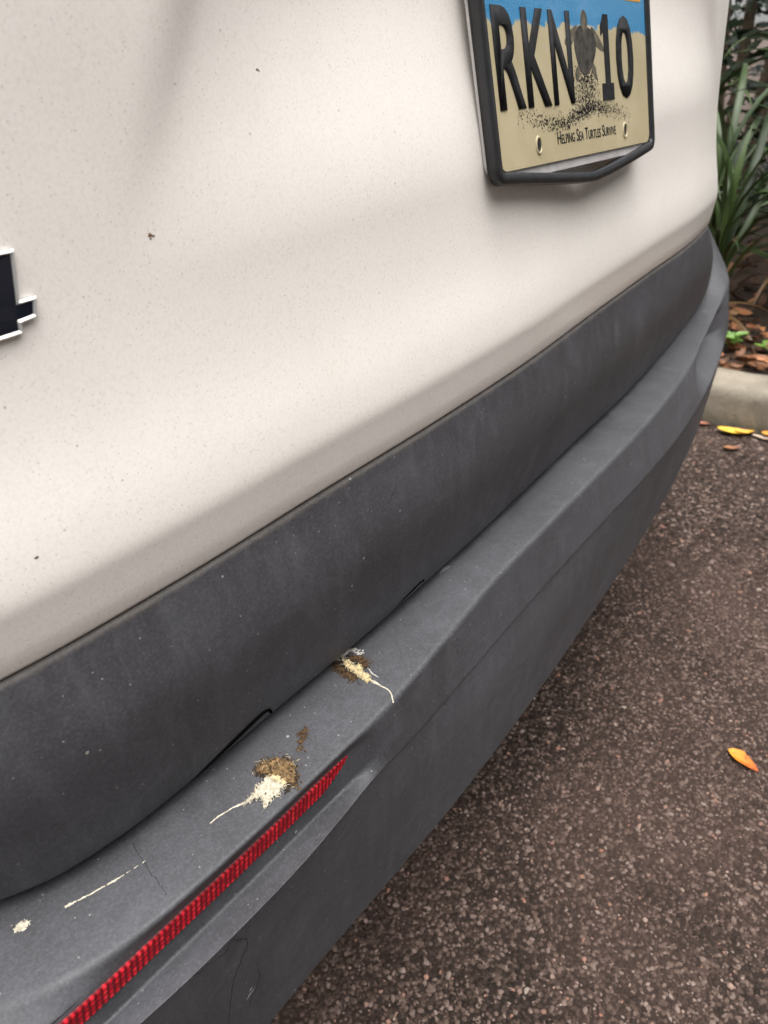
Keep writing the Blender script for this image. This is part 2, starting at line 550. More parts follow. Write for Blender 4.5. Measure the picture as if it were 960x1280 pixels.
def rails(x):
    wg = wing(x)
    ze = .545 + wg * (.05 if x < 0 else .22)
    zd = .546 + (wg / .10) ** 2 * .085
    rec = float(sm((-.405 - x) / .03)) if x < 0 else float(sm((x - .405) / .03)) * (1 - float(sm((x - .62) / .07)))
    ye, yf, yb, yd = float(yE(x)), float(yF(x)), float(yB(x)), float(yD(x))
    zf = .483 + .021 * (float(sm((-.335 - x) / .12)) if x < 0 else 0.0)
    l1o = np.array((x, ye + (yf - ye) * .33, ze + (zf - ze) * .33)); l2o = np.array((x, ye + (yf - ye) * .7, ze + (zf - ze) * .7))
    yl = lens_y(x)
    l1i = np.array((x, yl + .0015, .5325)); l2i = np.array((x, yl + .0010, .4995))
    l1 = l1o + (l1i - l1o) * rec; l2 = l2o + (l2i - l2o) * rec
    zb = .330 + wg * .30
    st = 1 - float(sm((abs(x) - .55) / .15))
    return [np.array((x, yd + .06, zd + .004)), np.array((x, yd + .012, zd)), np.array((x, ye, ze)), l1, l2,
            np.array((x, yf, zf)), np.array((x, yf + .0013 * st, zf - .0018)), np.array((x, .45 * yf + .55 * yb - .003, .435)), np.array((x, yb, zb)), np.array((x, yb + .012, zb - .006)), np.array((x, yb + .16, zb + .01))]
RAD = [0, .010, .0048, .003, .003, .003, .002, .05, .003, .003, 0]
def corner(side):
    out = []
    for (x, dy, fz) in ((.815, .022, 0), (.855, .060, .2), (.878, .125, .5), (.888, .24, .8), (.890, .40, 1.0)):
        r0 = rails(.76 * side)
        yd = float(yD(.76 * side))
        k = (x - .76) / .13
        X = side * x
        p = []
        for i, q in enumerate(r0):
            yy = q[1]
            xin = {0: .15, 1: .075, 2: .014, 3: .010, 4: .006, 5: .0, 6: .0, 7: .004, 8: .012, 9: .03, 10: .16}[i]
            zz = q[2]
            if i in (0, 1): zz = .632 + .075 * min(1, k * 2.0)
            if i == 2: zz = (.550 if side < 0 else .567) + .06 * k
            if i in (8, 9): zz = q[2] + .06 * k
            yb = {0: .07, 1: .055, 2: .008, 3: .006, 4: .004}.get(i, .0)
            ycomm = (.044 if side > 0 else .03) + dy + yb
            xx = (x - xin * min(1, .35 + k)) * side
            p.append(np.array((xx, ycomm, zz)))
        out.append(p)
    return out
allst = corner(-1)[::-1] + [rails(x) for x in ST] + corner(1)
allst = np.array(allst)                     # stations x rails x 3
def catmull(P, per):
    n = len(P); out = []
    for i in range(n - 1):
        p0, p1, p2, p3 = P[max(i-1, 0)], P[i], P[i+1], P[min(i+2, n-1)]
        # chord-length tangents keep uneven stations smooth
        d0 = np.linalg.norm(p1 - p0, axis=-1, keepdims=True).mean() + 1e-6
        d1 = np.linalg.norm(p2 - p1, axis=-1, keepdims=True).mean() + 1e-6
        d2 = np.linalg.norm(p3 - p2, axis=-1, keepdims=True).mean() + 1e-6
        m1 = (p2 - p1) if i == 0 else d1 * ((p1 - p0) / d0 * d1 + (p2 - p1) / d1 * d0) / (d0 + d1)
        m2 = (p2 - p1) if i == n - 2 else d1 * ((p2 - p1) / d1 * d2 + (p3 - p2) / d2 * d1) / (d1 + d2)
        for q in range(per):
            t = q / per
            out.append((2*t**3-3*t**2+1)*p1 + (t**3-2*t**2+t)*m1 + (-2*t**3+3*t**2)*p2 + (t**3-t**2)*m2)
    out.append(P[-1])
    return np.array(out)
dense = catmull(allst, 9)
V = []
for s in dense:
    V += list(section(s, RAD, 4, 6))
m_ = len(V) // len(dense)
bumper = link('bumper', mesh('bumper', V, grid_faces(len(dense), m_)), BUMP, car)
bumper['label'] = 'weathered dark grey plastic rear bumper with a flat top step'

# -- reflector: long red lens of small prisms set into the recess
def make_lens():
    m = Mat('reflector_red')
    at = m.n('ShaderNodeAttribute'); at.attribute_name = 'tone'
    col = m.ramp(at.outputs['Fac'], [(0, (.045, .001, .003)), (.45, (.24, .003, .009)), (.8, (.60, .010, .024)), (1, (.72, .04, .05))])
    m.set(Base_Color=col, Roughness=.38, Coat_Weight=.0, Specular_IOR_Level=.25)
    return m.m
LENS = make_lens()
def reflector(side):
    nx, nz = 1000, 18
    V, tone = [], []
    ncol = 84
    crand = [[rng.random() for _ in range(6)] for _ in range(ncol + 8)]
    for i in range(nx + 1):
        x = -.752 + (.752 - .431) * i / nx if side < 0 else -.66 + (.66 - .431) * i / nx
        tip = min(1.0, max(.04, (-.431 - x) / .028)) ** .6
        tip2 = min(1.0, max(.05, (x + (.752 if side < 0 else .66)) / .05)) ** .6
        zt = .5312 - .0006; zb = zt - .0150 * min(tip, tip2)
        ye = float(yL(x))
        for j in range(nz + 1):
            s = j / nz
            z = zt + (zb - zt) * s
            # slanted prism columns with rows across
            u = (x + .752) / .321 * ncol + s * .75
            fu = u - math.floor(u)
            v = s * 4.0; fv = v - math.floor(v)
            h = max(0.0, 1 - abs(fu - .5) / .46) ** .7 * (0.25 + .75 * (1 - abs(2 * fv - 1)) ** .6)
            edge = 1.0 if (j in (0, nz) or i in (0, nx)) else 0.0
            yy = ye - .0007 * h * (1 - edge) + .0035 * edge
            V.append((x * -side if side > 0 else x, yy, z))
            k = crand[int(math.floor(u))][int(min(3, v))]
            tone.append((0.12 + .88 * min(1, h * 1.5) * (.45 + .55 * k)) if not edge else 0.0)
    if side > 0:
        V = [(x, lens_y(x) + (y - float(yL(-x))), z) for (x, y, z) in V]
    me = mesh('reflector', V, grid_faces(nx + 1, nz + 1, flip=side > 0))
    at = me.attributes.new('tone', 'FLOAT', 'POINT'); at.data.foreach_set('value', tone)
    o = link('reflector', me, LENS, bumper)
    o['label'] = 'long thin red ribbed reflector let into the bumper'
    # dark seat the lens sits in
    V2 = []
    for i in range(61):
        x = (-.757 + .330 * i / 60) if side < 0 else (-.66 + .23 * i / 60)
        yl = lens_y(x if side < 0 else -x) + .0022
        X = x if side < 0 else -x
        V2 += [(X, yl, .5335), (X, yl, .503)]
    link('reflector_seat', mesh('reflector_seat', V2, grid_faces(61, 2)), BLACK, bumper)
reflector(-1); reflector(1)

# -- hidden bulk of the car: shell, rear window, lamps, wheels
def car_shell():
    prof = [(.60, .34), (.80, .36), (.868, .48), (.880, .70), (.872, .92), (.845, 1.02), (.74, 1.38), (.66, 1.56), (.55, 1.635), (.25, 1.665)]
    st = [(.215, .90, .62), (.31, .982, .80), (.45, 1.0, .93), (.75, 1.0, 1.0), (1.6, 1.0, 1.015), (2.5, 1.0, .99), (3.0, .99, .70), (3.6, .97, .62), (4.1, .88, .56), (4.35, .70, .46)]
    V = []
    for (y, kx, kz) in st:
        pr = []
        for (x, z) in prof:
            zz = z if z < .93 else .93 + (z - .93) * max(0.02, (kz - .55) / .45)
            if kz < .6: zz = .34 + (zz - .34) * (kz / .6)
            pr.append((x * kx, zz))
        full = [(x, z) for (x, z) in pr] + [(-x, z) for (x, z) in pr[::-1]]
        V += [(x, y, z) for (x, z) in full]
    n = len(prof) * 2
    F = grid_faces(len(st), n, True)
    F += [tuple(range(n)), tuple(range((len(st) - 1) * n, len(st) * n))[::-1]]
    me = mesh('body', V, F)
    o = link('body', me, PAINT, car)
    return o
car_shell()
# upper tailgate with window, sloping to the roof spoiler
V = []
for i in range(25):
    x = -.60 + 1.20 * i / 24
    yy = float(yA(x))
    V += [(x, tailgate_y(x, 1.10), 1.10), (x * .99, yy + .075, 1.125), (x * .985, yy + .085, 1.135)]
link('tailgate_shoulder', mesh('tailgate_shoulder', V, grid_faces(25, 3, flip=True)), PAINT, car)
V = []
for i in range(25):
    x = -.60 + 1.20 * i / 24
    yy = float(yA(x))
    for q in range(7):
        t = q / 6
        V.append((x * (.985 - .12 * t), yy + .085 + .22 * t - .02 * math.sin(t * math.pi), 1.135 + .42 * t))
link('rear_window', mesh('rear_window', V, grid_faces(25, 7, flip=True)), GLASS_D, car)
V, F = [], []
for i in range(25):
    x = -.56 + 1.12 * i / 24
    yy = float(yA(x))
    V += [(x, yy + .30, 1.552), (x, yy + .17, 1.575), (x, yy + .17, 1.59), (x, yy + .55, 1.66)]
link('roof_spoiler', mesh('roof_spoiler', V, grid_faces(25, 4, flip=True)), PAINT, car)
for s in (-1, 1):
    V = []
    pl = [(.618, .100), (.66, .112), (.74, .135), (.80, .155), (.845, .19), (.87, .27)]
    for (x, y) in pl:
        for (z, ins) in ((.735, .03), (.745, .006), (.80, 0), (.95, .004), (1.06, .02), (1.085, .035), (1.09, .06)):
            V.append((s * (x - ins * .4), y + ins, z))
    link('tail_lamp', mesh('tail_lamp', V, grid_faces(6, 7, flip=s > 0)), RED_LAMP, car)
    for y in (.78, 3.45):
        wl = empty('wheel', (0, 0, 0)); wl.parent = car
        for nm, prf, mt in (('tyre', [(.10, .23), (.105, .30), (.085, .335), (-.085, .335), (-.105, .30), (-.10, .23)], TYRE),
                            ('rim', [(.095, .232), (.08, .20), (.05, .16), (.065, .06), (.065, .001)], SILVER)):
            V = []
            for i in range(41):
                a = 2 * math.pi * i / 40
                for (dx, r) in prf:
                    V.append((s * (.76 + dx), y + r * math.cos(a), .335 + r * math.sin(a)))
            link(nm, mesh(nm, V, grid_faces(41, len(prf), flip=s > 0)), mt, wl)
V = [(-.80, .06, .335), (.80, .06, .335), (.80, .30, .28), (-.80, .30, .28), (.80, 4.2, .24), (-.80, 4.2, .24)]
link('underbody', mesh('underbody', V, [(0, 1, 2, 3), (3, 2, 4, 5)]), BLACK, car)

# ------------------------------------------------------------------ licence plate, crooked by a few degrees
PO = Vector((0.0005, -0.0012, 0.868))
def rotm(r, l, w_):
    return Matrix.Rotation(w_, 3, 'Z') @ Matrix.Rotation(l, 3, 'X') @ Matrix.Rotation(r, 3, 'Y')
PR = rotm(R(2.60), R(-11.56), R(.42))
plate = empty('license_plate', (0, 0, 0))
plate.matrix_world = Matrix.Translation(PO) @ PR.to_4x4()
plate.parent = car
plate['label'] = 'sand coloured number plate with blue top in a black frame'
# local axes of the plate: x across, z up, -y out of the car
def make_plate_mat():
    m = Mat('plate_print')
    s = m.n('ShaderNodeSeparateXYZ'); m.l(m.tc.outputs['Object'], s.inputs[0])
    wob = m.noise(38.0, 4); fine = m.noise(1500.0, 2); fine2 = m.noise(600.0, 3)
    edge = m.math('ADD', s.outputs[2], m.math('MULTIPLY', m.math('SUBTRACT', wob, .5), .030))
    edge = m.math('ADD', edge, m.math('MULTIPLY', m.math('SUBTRACT', fine2, .5), .006))
    blue = m.ramp(m.math('DIVIDE', m.math('SUBTRACT', edge, .094), .014), [(.40, 0.0), (.5, 1.0)])
    sand = m.ramp(m.noise(20.0, 4), [(.35, (.40, .34, .20)), (.65, (.47, .40, .25))])
    spk = m.ramp(m.noise(900.0, 2, .8), [(.52, 0.0), (.60, .85)])
    near = m.ramp(m.math('DIVIDE', m.math('SUBTRACT', edge, .094), .05), [(.0, .15), (.9, .9)])
    sea = m.mix(m.math('MULTIPLY', spk, near), (.012, .19, .40), (.45, .55, .62))
    col = m.mix(blue, sand, sea)
    m.set(Base_Color=col, Roughness=.35, Coat_Weight=.15, Normal=m.bump(m.noise(50.0, 3), .06, .002))
    return m.m
PLATE_M = make_plate_mat()
INK = simple('plate_ink', (.014, .014, .016), .75, .5, 160, Specular_IOR_Level=.2)
STICK = simple('sticker_orange', (.72, .36, .03), .45, .1)

def rrect(w2, z0, z1, r, n=6):
    out = []
    for (cx, cz, a0) in ((w2 - r, z1 - r, 0), (-w2 + r, z1 - r, 90), (-w2 + r, z0 + r, 180), (w2 - r, z0 + r, 270)):
        for i in range(n + 1):
            a = R(a0 + 90 * i / n)
            out.append((cx + r * math.cos(a), cz + r * math.sin(a)))
    return out
def slab(name, loop, y0, y1, mat, parent, bev=.0004):
    """extruded outline between y0 (outer face) and y1"""
    n = len(loop)
    cx = sum(p[0] for p in loop) / n; cz = sum(p[1] for p in loop) / n
    V = []
    for (y, k) in ((y0, bev), (y0 + bev, 0), (y1, 0)):
        for (x, z) in loop:
            d = math.hypot(x - cx, z - cz) + 1e-9
            V.append((x - (x - cx) / d * k, y, z - (z - cz) / d * k))
    F = grid_faces(3, n, True)
    F += [tuple(range(n))[::-1], tuple(range(2 * n, 3 * n))]
    me = mesh(name, V, F)
    return link(name, me, mat, parent, smooth=False)
slab('plate_sheet', rrect(.1524, 0, .1524, .009), 0, .0012, PLATE_M, plate)
slab('backing_plate', rrect(.1545, -.0075, .158, .008), .0022, .0040, SILVER, plate)
slab('bracket', rrect(.1605, -.001, .162, .008), .0042, .0095, SILVER, plate)

# raised border rib and the two lower bolt slots, rimmed
for x in (-.0889, .0889):
    V, F = [], []
    n = 28
    for i in range(n + 1):
        a = 2 * math.pi * i / n
        for (r, y) in ((.0044, .0004), (.0047, -.0010), (.0056, -.0012), (.0066, -.0001)):
            V.append((x + r * math.cos(a) * .85, y, .0145 + r * math.sin(a) * 1.12))
    link('bolt_hole_rim', mesh('bolt_hole_rim', V, grid_faces(n + 1, 4)), PLATE_M, plate)
    loop = [(x + .0045 * math.cos(2 * math.pi * i / 20) * .85, .0145 + .0045 * math.sin(2 * math.pi * i / 20) * 1.12) for i in range(20)]
    slab('bolt_hole_dark', loop, -.00015, .0005, BLACK, plate, .0001)  # black disc painted in for the dark seen through the hole

def text_mesh(txt, size, ext=0.0, offset=0.0, caps=False):
    cu = bpy.data.curves.new('t', 'FONT')
    cu.body = txt
    cu.size = size
    cu.extrude = ext
    cu.offset = offset
    cu.align_x = 'CENTER'
    cu.resolution_u = 4
    if caps:
        cu.small_caps_scale = .74
        for i in range(len(txt)): cu.body_format[i].use_small_caps = True
    o = bpy.data.objects.new('t', cu)
    C.objects.link(o)
    dg = bpy.context.evaluated_depsgraph_get()
    me = bpy.data.meshes.new_from_object(o.evaluated_get(dg))
    bpy.data.objects.remove(o); bpy.data.curves.remove(cu)
    return me
def place_text(name, txt, x, z, width, height, y, mat, ext=0.0, offset=0.0, caps=False, shear=0.0):
    me = text_mesh(txt, 1.0, 0, offset, caps)
    n = len(me.vertices); co = np.zeros(n * 3); me.vertices.foreach_get('co', co); co = co.reshape(-1, 3)
    lo, hi = co.min(0), co.max(0)
    X = (co[:, 0] - (lo[0] + hi[0]) / 2) / (hi[0] - lo[0]) * width + x
    Zl = (co[:, 1] - lo[1]) / (hi[1] - lo[1]) * height
    X = X + Zl * shear
    out = np.stack([X, np.full(n, y), Zl + z], 1)
    me.vertices.foreach_set('co', out.ravel()); me.update()
    if ext > 0:
        bm = bmesh.new(); bm.from_mesh(me)
        bmesh.ops.remove_doubles(bm, verts=bm.verts, dist=1e-6)
        g = bmesh.ops.extrude_face_region(bm, geom=bm.faces[:])
        for v in [q for q in g['geom'] if isinstance(q, bmesh.types.BMVert)]: v.co.y += ext
        bm.to_mesh(me); bm.free()
    return link(name, me, mat, plate, smooth=False)
for (ch, x, wd) in (('R', -.1240, .040), ('K', -.0800, .040), ('N', -.0360, .038), ('0', .0970, .040)):
    o = place_text('letter', ch, x, .0420, wd, .068, -.0008, INK, .0008, .022)
one = [(.0425, .042), (.0675, .042), (.0675, .0555), (.0610, .0555), (.0610, .110), (.0515, .110), (.0445, .1005), (.0445, .0935), (.0505, .0970), (.0505, .0555), (.0425, .0555)]
slab('letter', one, -.0008, .0002, INK, plate, .0002)
place_text('slogan', 'Helping Sea Turtles Survive', .006, .0125, .122, .0098, -.0003, INK, .0004, .004, True)

# stippled sand and the small turtle printed in the middle
def stipple():
    V, F = [], []
    r_ = random.Random(5)
    def dot(x, z, s):
        k = len(V)
        a0 = r_.random() * 6.28
        for q in range(5):
            a = a0 + q * 1.2566
            rr = s * (.6 + .6 * r_.random())
            V.append((x + rr * math.cos(a), -.00022, z + rr * math.sin(a)))
        F.append(tuple(range(k, k + 5)))
    for _ in range(1500):
        x = r_.gauss(-.005, .055)
        if not -.12 < x < .105: continue
        z = .0315 + r_.gauss(0, .0032) + .004 * math.sin(x * 40) + (.003 if abs(x) < .03 else 0)
        dot(x, z, .00055 * (.5 + r_.random()))
    for _ in range(1100):
        x = r_.gauss(.008, .016); z = r_.uniform(.034, .070)
        if abs(x - .008) > .035 - (z - .034) * .35: continue
        dot(x, z, .0006 * (.5 + r_.random()))
    me = mesh('sand_stipple', V, F)
    o = link('sand_stipple', me, INK, plate, smooth=False)
    o['kind'] = 'stuff'
stipple()
TURT = simple('turtle_print', (.10, .085, .06), .45, .8, 160)
TURT2 = simple('turtle_shell_print', (.040, .034, .028), .5, .9, 130)
def blob(name, cx, cz, rx, rz, rot, mat, y, lob=0.0):
    loop = []
    for i in range(26):
        a = 2 * math.pi * i / 26
        k = 1 + lob * math.sin(3 * a + 1) * .2
        u, v = rx * math.cos(a) * k, rz * math.sin(a) * k
        c, s = math.cos(R(rot)), math.sin(R(rot))
        loop.append((cx + u * c - v * s, cz + u * s + v * c))
    slab(name, loop, y, 0.0002, mat, plate, .00005)
blob('turtle_shell', .011, .083, .0215, .0185, 8, TURT2, -.00030, .4)
blob('turtle_head', .012, .104, .0065, .008, 0, TURT, -.00034)
blob('flipper', -.015, .092, .014, .0048, 28, TURT, -.00026, .5)
blob('flipper', .036, .090, .015, .0048, -32, TURT, -.00026, .5)
blob('flipper', -.006, .066, .008, .0035, 55, TURT, -.00026, .4)
blob('flipper', .027, .066, .008, .0035, -55, TURT, -.00026, .4)
# registration sticker, upper right
slab('sticker', rrect(.0195, 0, .0262, .0015), 0, .0003, STICK, plate)
stk = C.objects[-1] if False else [o for o in plate.children if o.name.startswith('sticker')][0]
stk.location = (.1225, -.00035, .1225)
place_text('sticker_print', '27', .1225, .1245, .026, .016, -.00045, INK, 0, .02)

# frame: rounded loop whose lower bar bows down in the middle
def plate_frame():
    cl = []
    W, top, r = .1575, .1560, .010
    def add(x, z): cl.append((x, z))
    for i in range(9): add(-W + r - r * math.sin(i / 8 * math.pi / 2), top - r + r * math.cos(i / 8 * math.pi / 2))
    for i in range(1, 12): add(-W, top - r + (.004 + r - top) * i / 12)
    # lower left corner, then the bowed bar
    for i in range(7):
        a = i / 6 * math.pi / 2
        add(-W + r * .8 - r * .8 * math.cos(a), .0035 - r * .8 * math.sin(a))
    for i in range(1, 40):
        t = i / 40
        x = -W + r * .8 + (2 * W - 1.6 * r) * t
        sag = .0145 * (1 - abs(2 * t ** 1.12 - 1) ** 1.25)
        add(x, -.0045 - sag)
    for i in range(7):
        a = i / 6 * math.pi / 2
        add(W - r * .8 + r * .8 * math.sin(a), .0035 - r * .8 * math.cos(a))
    for i in range(1, 12): add(W, .004 + (top - r - .004) * i / 12)
    for i in range(9): add(W - r + r * math.cos(i / 8 * math.pi / 2), top - r + r * math.sin(i / 8 * math.pi / 2))
    n = len(cl)
    hw = .0043
    sec = [(-hw, .0065), (-hw, -.0012), (-hw * .78, -.0025), (0, -.0027), (hw * .78, -.0025), (hw, -.0012), (hw, .0065)]
    V = []
    for i in range(n):
        a, b = Vector(cl[(i - 1) % n]), Vector(cl[(i + 1) % n])
        t = (b - a).normalized()
        nrm = Vector((t.y, -t.x))      # outward for this winding
        for (d, y) in sec:
            V.append((cl[i][0] - nrm.x * d * -1, y, cl[i][1] - nrm.y * d * -1))
    F = []
    m = len(sec)
    for i in range(n):
        for j in range(m - 1):
            a, b = i * m + j, i * m + j + 1
            c, d = ((i + 1) % n) * m + j + 1, ((i + 1) % n) * m + j
            F.append((a, b, c, d))
        F.append((i * m + m - 1, i * m, ((i + 1) % n) * m, ((i + 1) % n) * m + m - 1))
    me = mesh('plate_frame', V, F)
    bm = bmesh.new(); bm.from_mesh(me); bmesh.ops.recalc_face_normals(bm, faces=bm.faces); bm.to_mesh(me); bm.free()
    o = link('plate_frame', me, FRAME_M, plate)
    o['label'] = 'black plastic number plate frame with a bowed lower bar'
plate_frame()

# ------------------------------------------------------------------ chrome edged badge, a figure 4
def badge():
    # outline in badge units (x right, z up), the foot and cross bar of a figure four
    z0, z1 = .8625, .8990
    def W(x, v): return (x, z0 + (z1 - z0) * v)
    outl = [W(-.573, 0), W(-.5385, .03), W(-.5378, .15), W(-.5302, .17), W(-.5275, .41), W(-.5352, .41), W(-.5307, .975), W(-.570, 1.0),
            W(-.600, .42), W(-.603, .15), W(-.574, .15)]
    def ins(loop, d):
        n = len(loop); out = []
        for i in range(n):
            p0, p1, p2 = Vector(loop[i-1]), Vector(loop[i]), Vector(loop[(i+1) % n])
            e1 = (p1 - p0).normalized(); e2 = (p2 - p1).normalized()
            n1 = Vector((-e1.y, e1.x)); n2 = Vector((-e2.y, e2.x))
            b = (n1 + n2); b = b / max(.3, b.dot(n1) if b.length > 0 else 1)
            q = p1 + b * d; out.append((q.x, q.y))
        return out
    a = outl; b = ins(outl, .0009); c = ins(outl, .0017); n = len(a)
    V = []
    for (lp, dy) in ((a, .002), (a, -.0026), (b, -.0034), (c, -.0026)):
        for (x, z) in lp: V.append((x, tailgate_y(x, z) + dy, z))
    F = grid_faces(4, n, True)
    me = mesh('badge_rim', V, F)
    bm = bmesh.new(); bm.from_mesh(me); bmesh.ops.recalc_face_normals(bm, faces=bm.faces); bm.to_mesh(me); bm.free()
    rim = link('badge_rim', me, CHROME, car, smooth=False)
    V = [(x, tailgate_y(x, z) - .0024, z) for (x, z) in c]
    me = mesh('badge_face', V, [tuple(range(n))])
    link('badge_face', me, NAVY, rim, smooth=False)
    rim['label'] = 'dark blue black figure badge with chrome edge'
badge()
# ------------------------------------------------------------------ marks on the plastic
def bvh_of(o):
    me = o.data
    return BVHTree.FromPolygons([v.co.copy() for v in me.vertices], [tuple(p.vertices) for p in me.polygons])
B_BUMP, B_TRIM, B_TAIL = bvh_of(bumper), bvh_of(trim), bvh_of(tail)
def down(x, y, bv=B_BUMP):
    h = bv.ray_cast(Vector((x, y, .60)), Vector((0, 0, -1)))
    return h[0] if h[0] is not None else Vector((x, y, .5455))
def face(x, z, bv):
    h = bv.ray_cast(Vector((x, -.5, z)), Vector((0, 1, 0)))
    return h[0]

CHALK = simple('dropping_white', (.58, .53, .42), .95, .35, 420)
CREAM = simple('dropping_cream', (.58, .48, .28), .9, .4, 420)
BROWN = simple('dropping_brown', (.090, .050, .020), .95, .8, 380)
TAN = simple('dropping_tan', (.17, .105, .045), .95, .9, 330)
DARKB = simple('dropping_dark', (.016, .011, .008), .9, .5, 300)
GREYW = simple('dropping_grey', (.50, .48, .44), .9, .35, 500)

def inside(poly, x, y):
    c = False
    n = len(poly)
    for i in range(n):
        (x1, y1), (x2, y2) = poly[i - 1], poly[i]
        if (y1 > y) != (y2 > y) and x < (x2 - x1) * (y - y1) / (y2 - y1) + x1: c = not c
    return c
def edge_dist(poly, x, y):
    d = 9
    for i in range(len(poly)):
        a, b = Vector(poly[i - 1]), Vector(poly[i])
        p = Vector((x, y)); ab = b - a
        t = max(0, min(1, (p - a).dot(ab) / max(ab.length_squared, 1e-12)))
        d = min(d, (p - (a + ab * t)).length)
    return d
def crust(name, poly, mat, parent, st=.00045, hmax=.0016, rag=.0012, holes=.0):
    """ragged dried patch lying on the step, built on a fine lattice"""
    xs = [p[0] for p in poly]; ys = [p[1] for p in poly]
    x0, x1, y0, y1 = min(xs) - .002, max(xs) + .002, min(ys) - .002, max(ys) + .002
    nx, ny = int((x1 - x0) / st) + 1, int((y1 - y0) / st) + 1
    idx, V, F = {}, [], []
    for i in range(nx):
        for j in range(ny):
            x, y = x0 + i * st, y0 + j * st
            d = edge_dist(poly, x, y) * (1 if inside(poly, x, y) else -1)
            d += noise.noise(Vector((x * 900, y * 900, 1))) * rag + noise.noise(Vector((x * 2200, y * 2200, 5))) * rag * .4
            if noise.noise(Vector((x * 520, y * 520, 9))) < -1 + holes: continue
            if d <= 0: continue
            p = down(x, y)
            h = min(1, d / .0014) * hmax * (.45 + .55 * abs(noise.noise(Vector((x * 800, y * 800, 3)))) + .5 * abs(noise.noise(Vector((x * 2500, y * 2500, 7)))))
            idx[i, j] = len(V)
            V.append((x + rng.uniform(-.3, .3) * st, y + rng.uniform(-.3, .3) * st, p.z + h))
    for (i, j), a in idx.items():
        if (i + 1, j) in idx and (i, j + 1) in idx and (i + 1, j + 1) in idx:
            F.append((a, idx[i + 1, j], idx[i + 1, j + 1], idx[i, j + 1]))
    o = link(name, mesh(name, V, F), mat, parent, smooth=False)
    return o
LUMP_V = [(1, 0, 0), (-1, 0, 0), (0, 1, 0), (0, -1, 0), (0, 0, 1), (0, 0, -.4)]
LUMP_F = [(0, 2, 4), (2, 1, 4), (1, 3, 4), (3, 0, 4), (2, 0, 5), (1, 2, 5), (3, 1, 5), (0, 3, 5)]
def crumbs(name, spots, n, spread, size, mat, parent):
    V, F = [], []
    for _ in range(n):
        cx, cy = rng.choice(spots)
        x, y = cx + rng.gauss(0, spread), cy + rng.gauss(0, spread)
        p = down(x, y)
        s = size * (.35 + 1.0 * rng.random() ** 2)
        k = len(V); a = rng.random() * 6.28
        ca, sa = math.cos(a), math.sin(a); st = 1 + rng.random() * 1.6
        for (u, v, q) in LUMP_V:
            u, v, q = u * s * st * rng.uniform(.6, 1.3), v * s * rng.uniform(.6, 1.3), q * s * rng.uniform(.5, 1.1)
            V.append((x + u * ca - v * sa, y + u * sa + v * ca, p.z + q + s * .25))
        F += [tuple(k + i for i in f) for f in LUMP_F]
    o = link(name, mesh(name, V, F), mat, parent, smooth=False)
    o['kind'] = 'stuff'
    return o
def fibres(name, spots, n, spread, length, r, ang, mat, parent, lift=.0012):
    V, F = [], []
    for _ in range(n):
        cx, cy = rng.choice(spots)
        x, y = cx + rng.gauss(0, spread), cy + rng.gauss(0, spread)
        a = ang + rng.gauss(0, .7); L = length * rng.uniform(.5, 1.3); b = rng.gauss(0, .8)
        path = []
        for q in range(5):
            t = q / 4 - .5
            aa = a + b * t
            X, Y = x + math.cos(aa) * L * t, max(-.0475, y + math.sin(aa) * L * t)
            path.append((X, Y, down(X, Y).z + lift * (.3 + rng.random()) * (1 - abs(2 * t) * .7)))
        v, f = tube(path, [r * k for k in (.4, 1, 1.1, .9, .3)], 5)
        k = len(V); V += v; F += [tuple(k + i for i in q) for q in f]
    o = link(name, mesh(name, V, F), mat, parent)
    o['kind'] = 'stuff'
    return o
def streak(name, pts, rad, mat, parent, bv=None, jitter=.0002, gaps=()):
    path, rr = [], []
    m = len(pts)
    for i in range(m - 1):
        for q in range(8):
            t = q / 8
            x = pts[i][0] + (pts[i + 1][0] - pts[i][0]) * t + rng.uniform(-1, 1) * jitter
            y = pts[i][1] + (pts[i + 1][1] - pts[i][1]) * t + rng.uniform(-1, 1) * jitter
            path.append(down(x, y) + Vector((0, 0, rad[i] * .15)))
            rr.append((rad[i] + (rad[i + 1] - rad[i]) * t) * rng.uniform(.7, 1.25))
    x, y = pts[-1]; path.append(down(x, y)); rr.append(rad[-1])
    # flattened: squash the tube towards the surface
    v, f = tube(path, rr, 7)
    V = []
    for i, p in enumerate(v):
        c = path[i // 7]
        V.append((p.x, p.y, c.z + (p.z - c.z) * .45))
    return link(name, mesh(name, V, f), mat, parent)

# first dropping, against the trim
d1 = empty('bird_dropping', (-.372, -.01, .5456))
tag(d1, 'dried white and brown bird dropping under the trim edge, thin white tail running outwards', 'bird dropping', 'dried droppings on the bumper step')
d1w = d1.matrix_basis.copy()
def child_of(o, root):
    o.parent = root
    o.matrix_parent_inverse = Matrix.Translation(-Vector(root.location))
    return o
coreA = [(-.3685, .0089), (-.3664, .0075), (-.3690, .0026), (-.3655, .0025), (-.3681, -.0037), (-.3698, -.0071), (-.3649, -.0072), (-.3665, -.0133),
         (-.3708, -.0157), (-.3699, -.0222), (-.3735, -.0264), (-.3739, -.0296), (-.3784, -.0259), (-.3774, -.0181), (-.3758, -.0099), (-.3764, -.0053), (-.3743, -.0006)]
brownA = [(-.3749, .0082), (-.3800, .0030), (-.3817, -.0016), (-.3820, -.0069), (-.3822, -.0120), (-.3792, -.0146), (-.378, .0), (-.3765, .006)]
brownA2 = [(-.3623, 0), (-.3604, -.0047), (-.3599, -.0094), (-.3639, -.0135), (-.3644, -.0109), (-.362, -.004)]
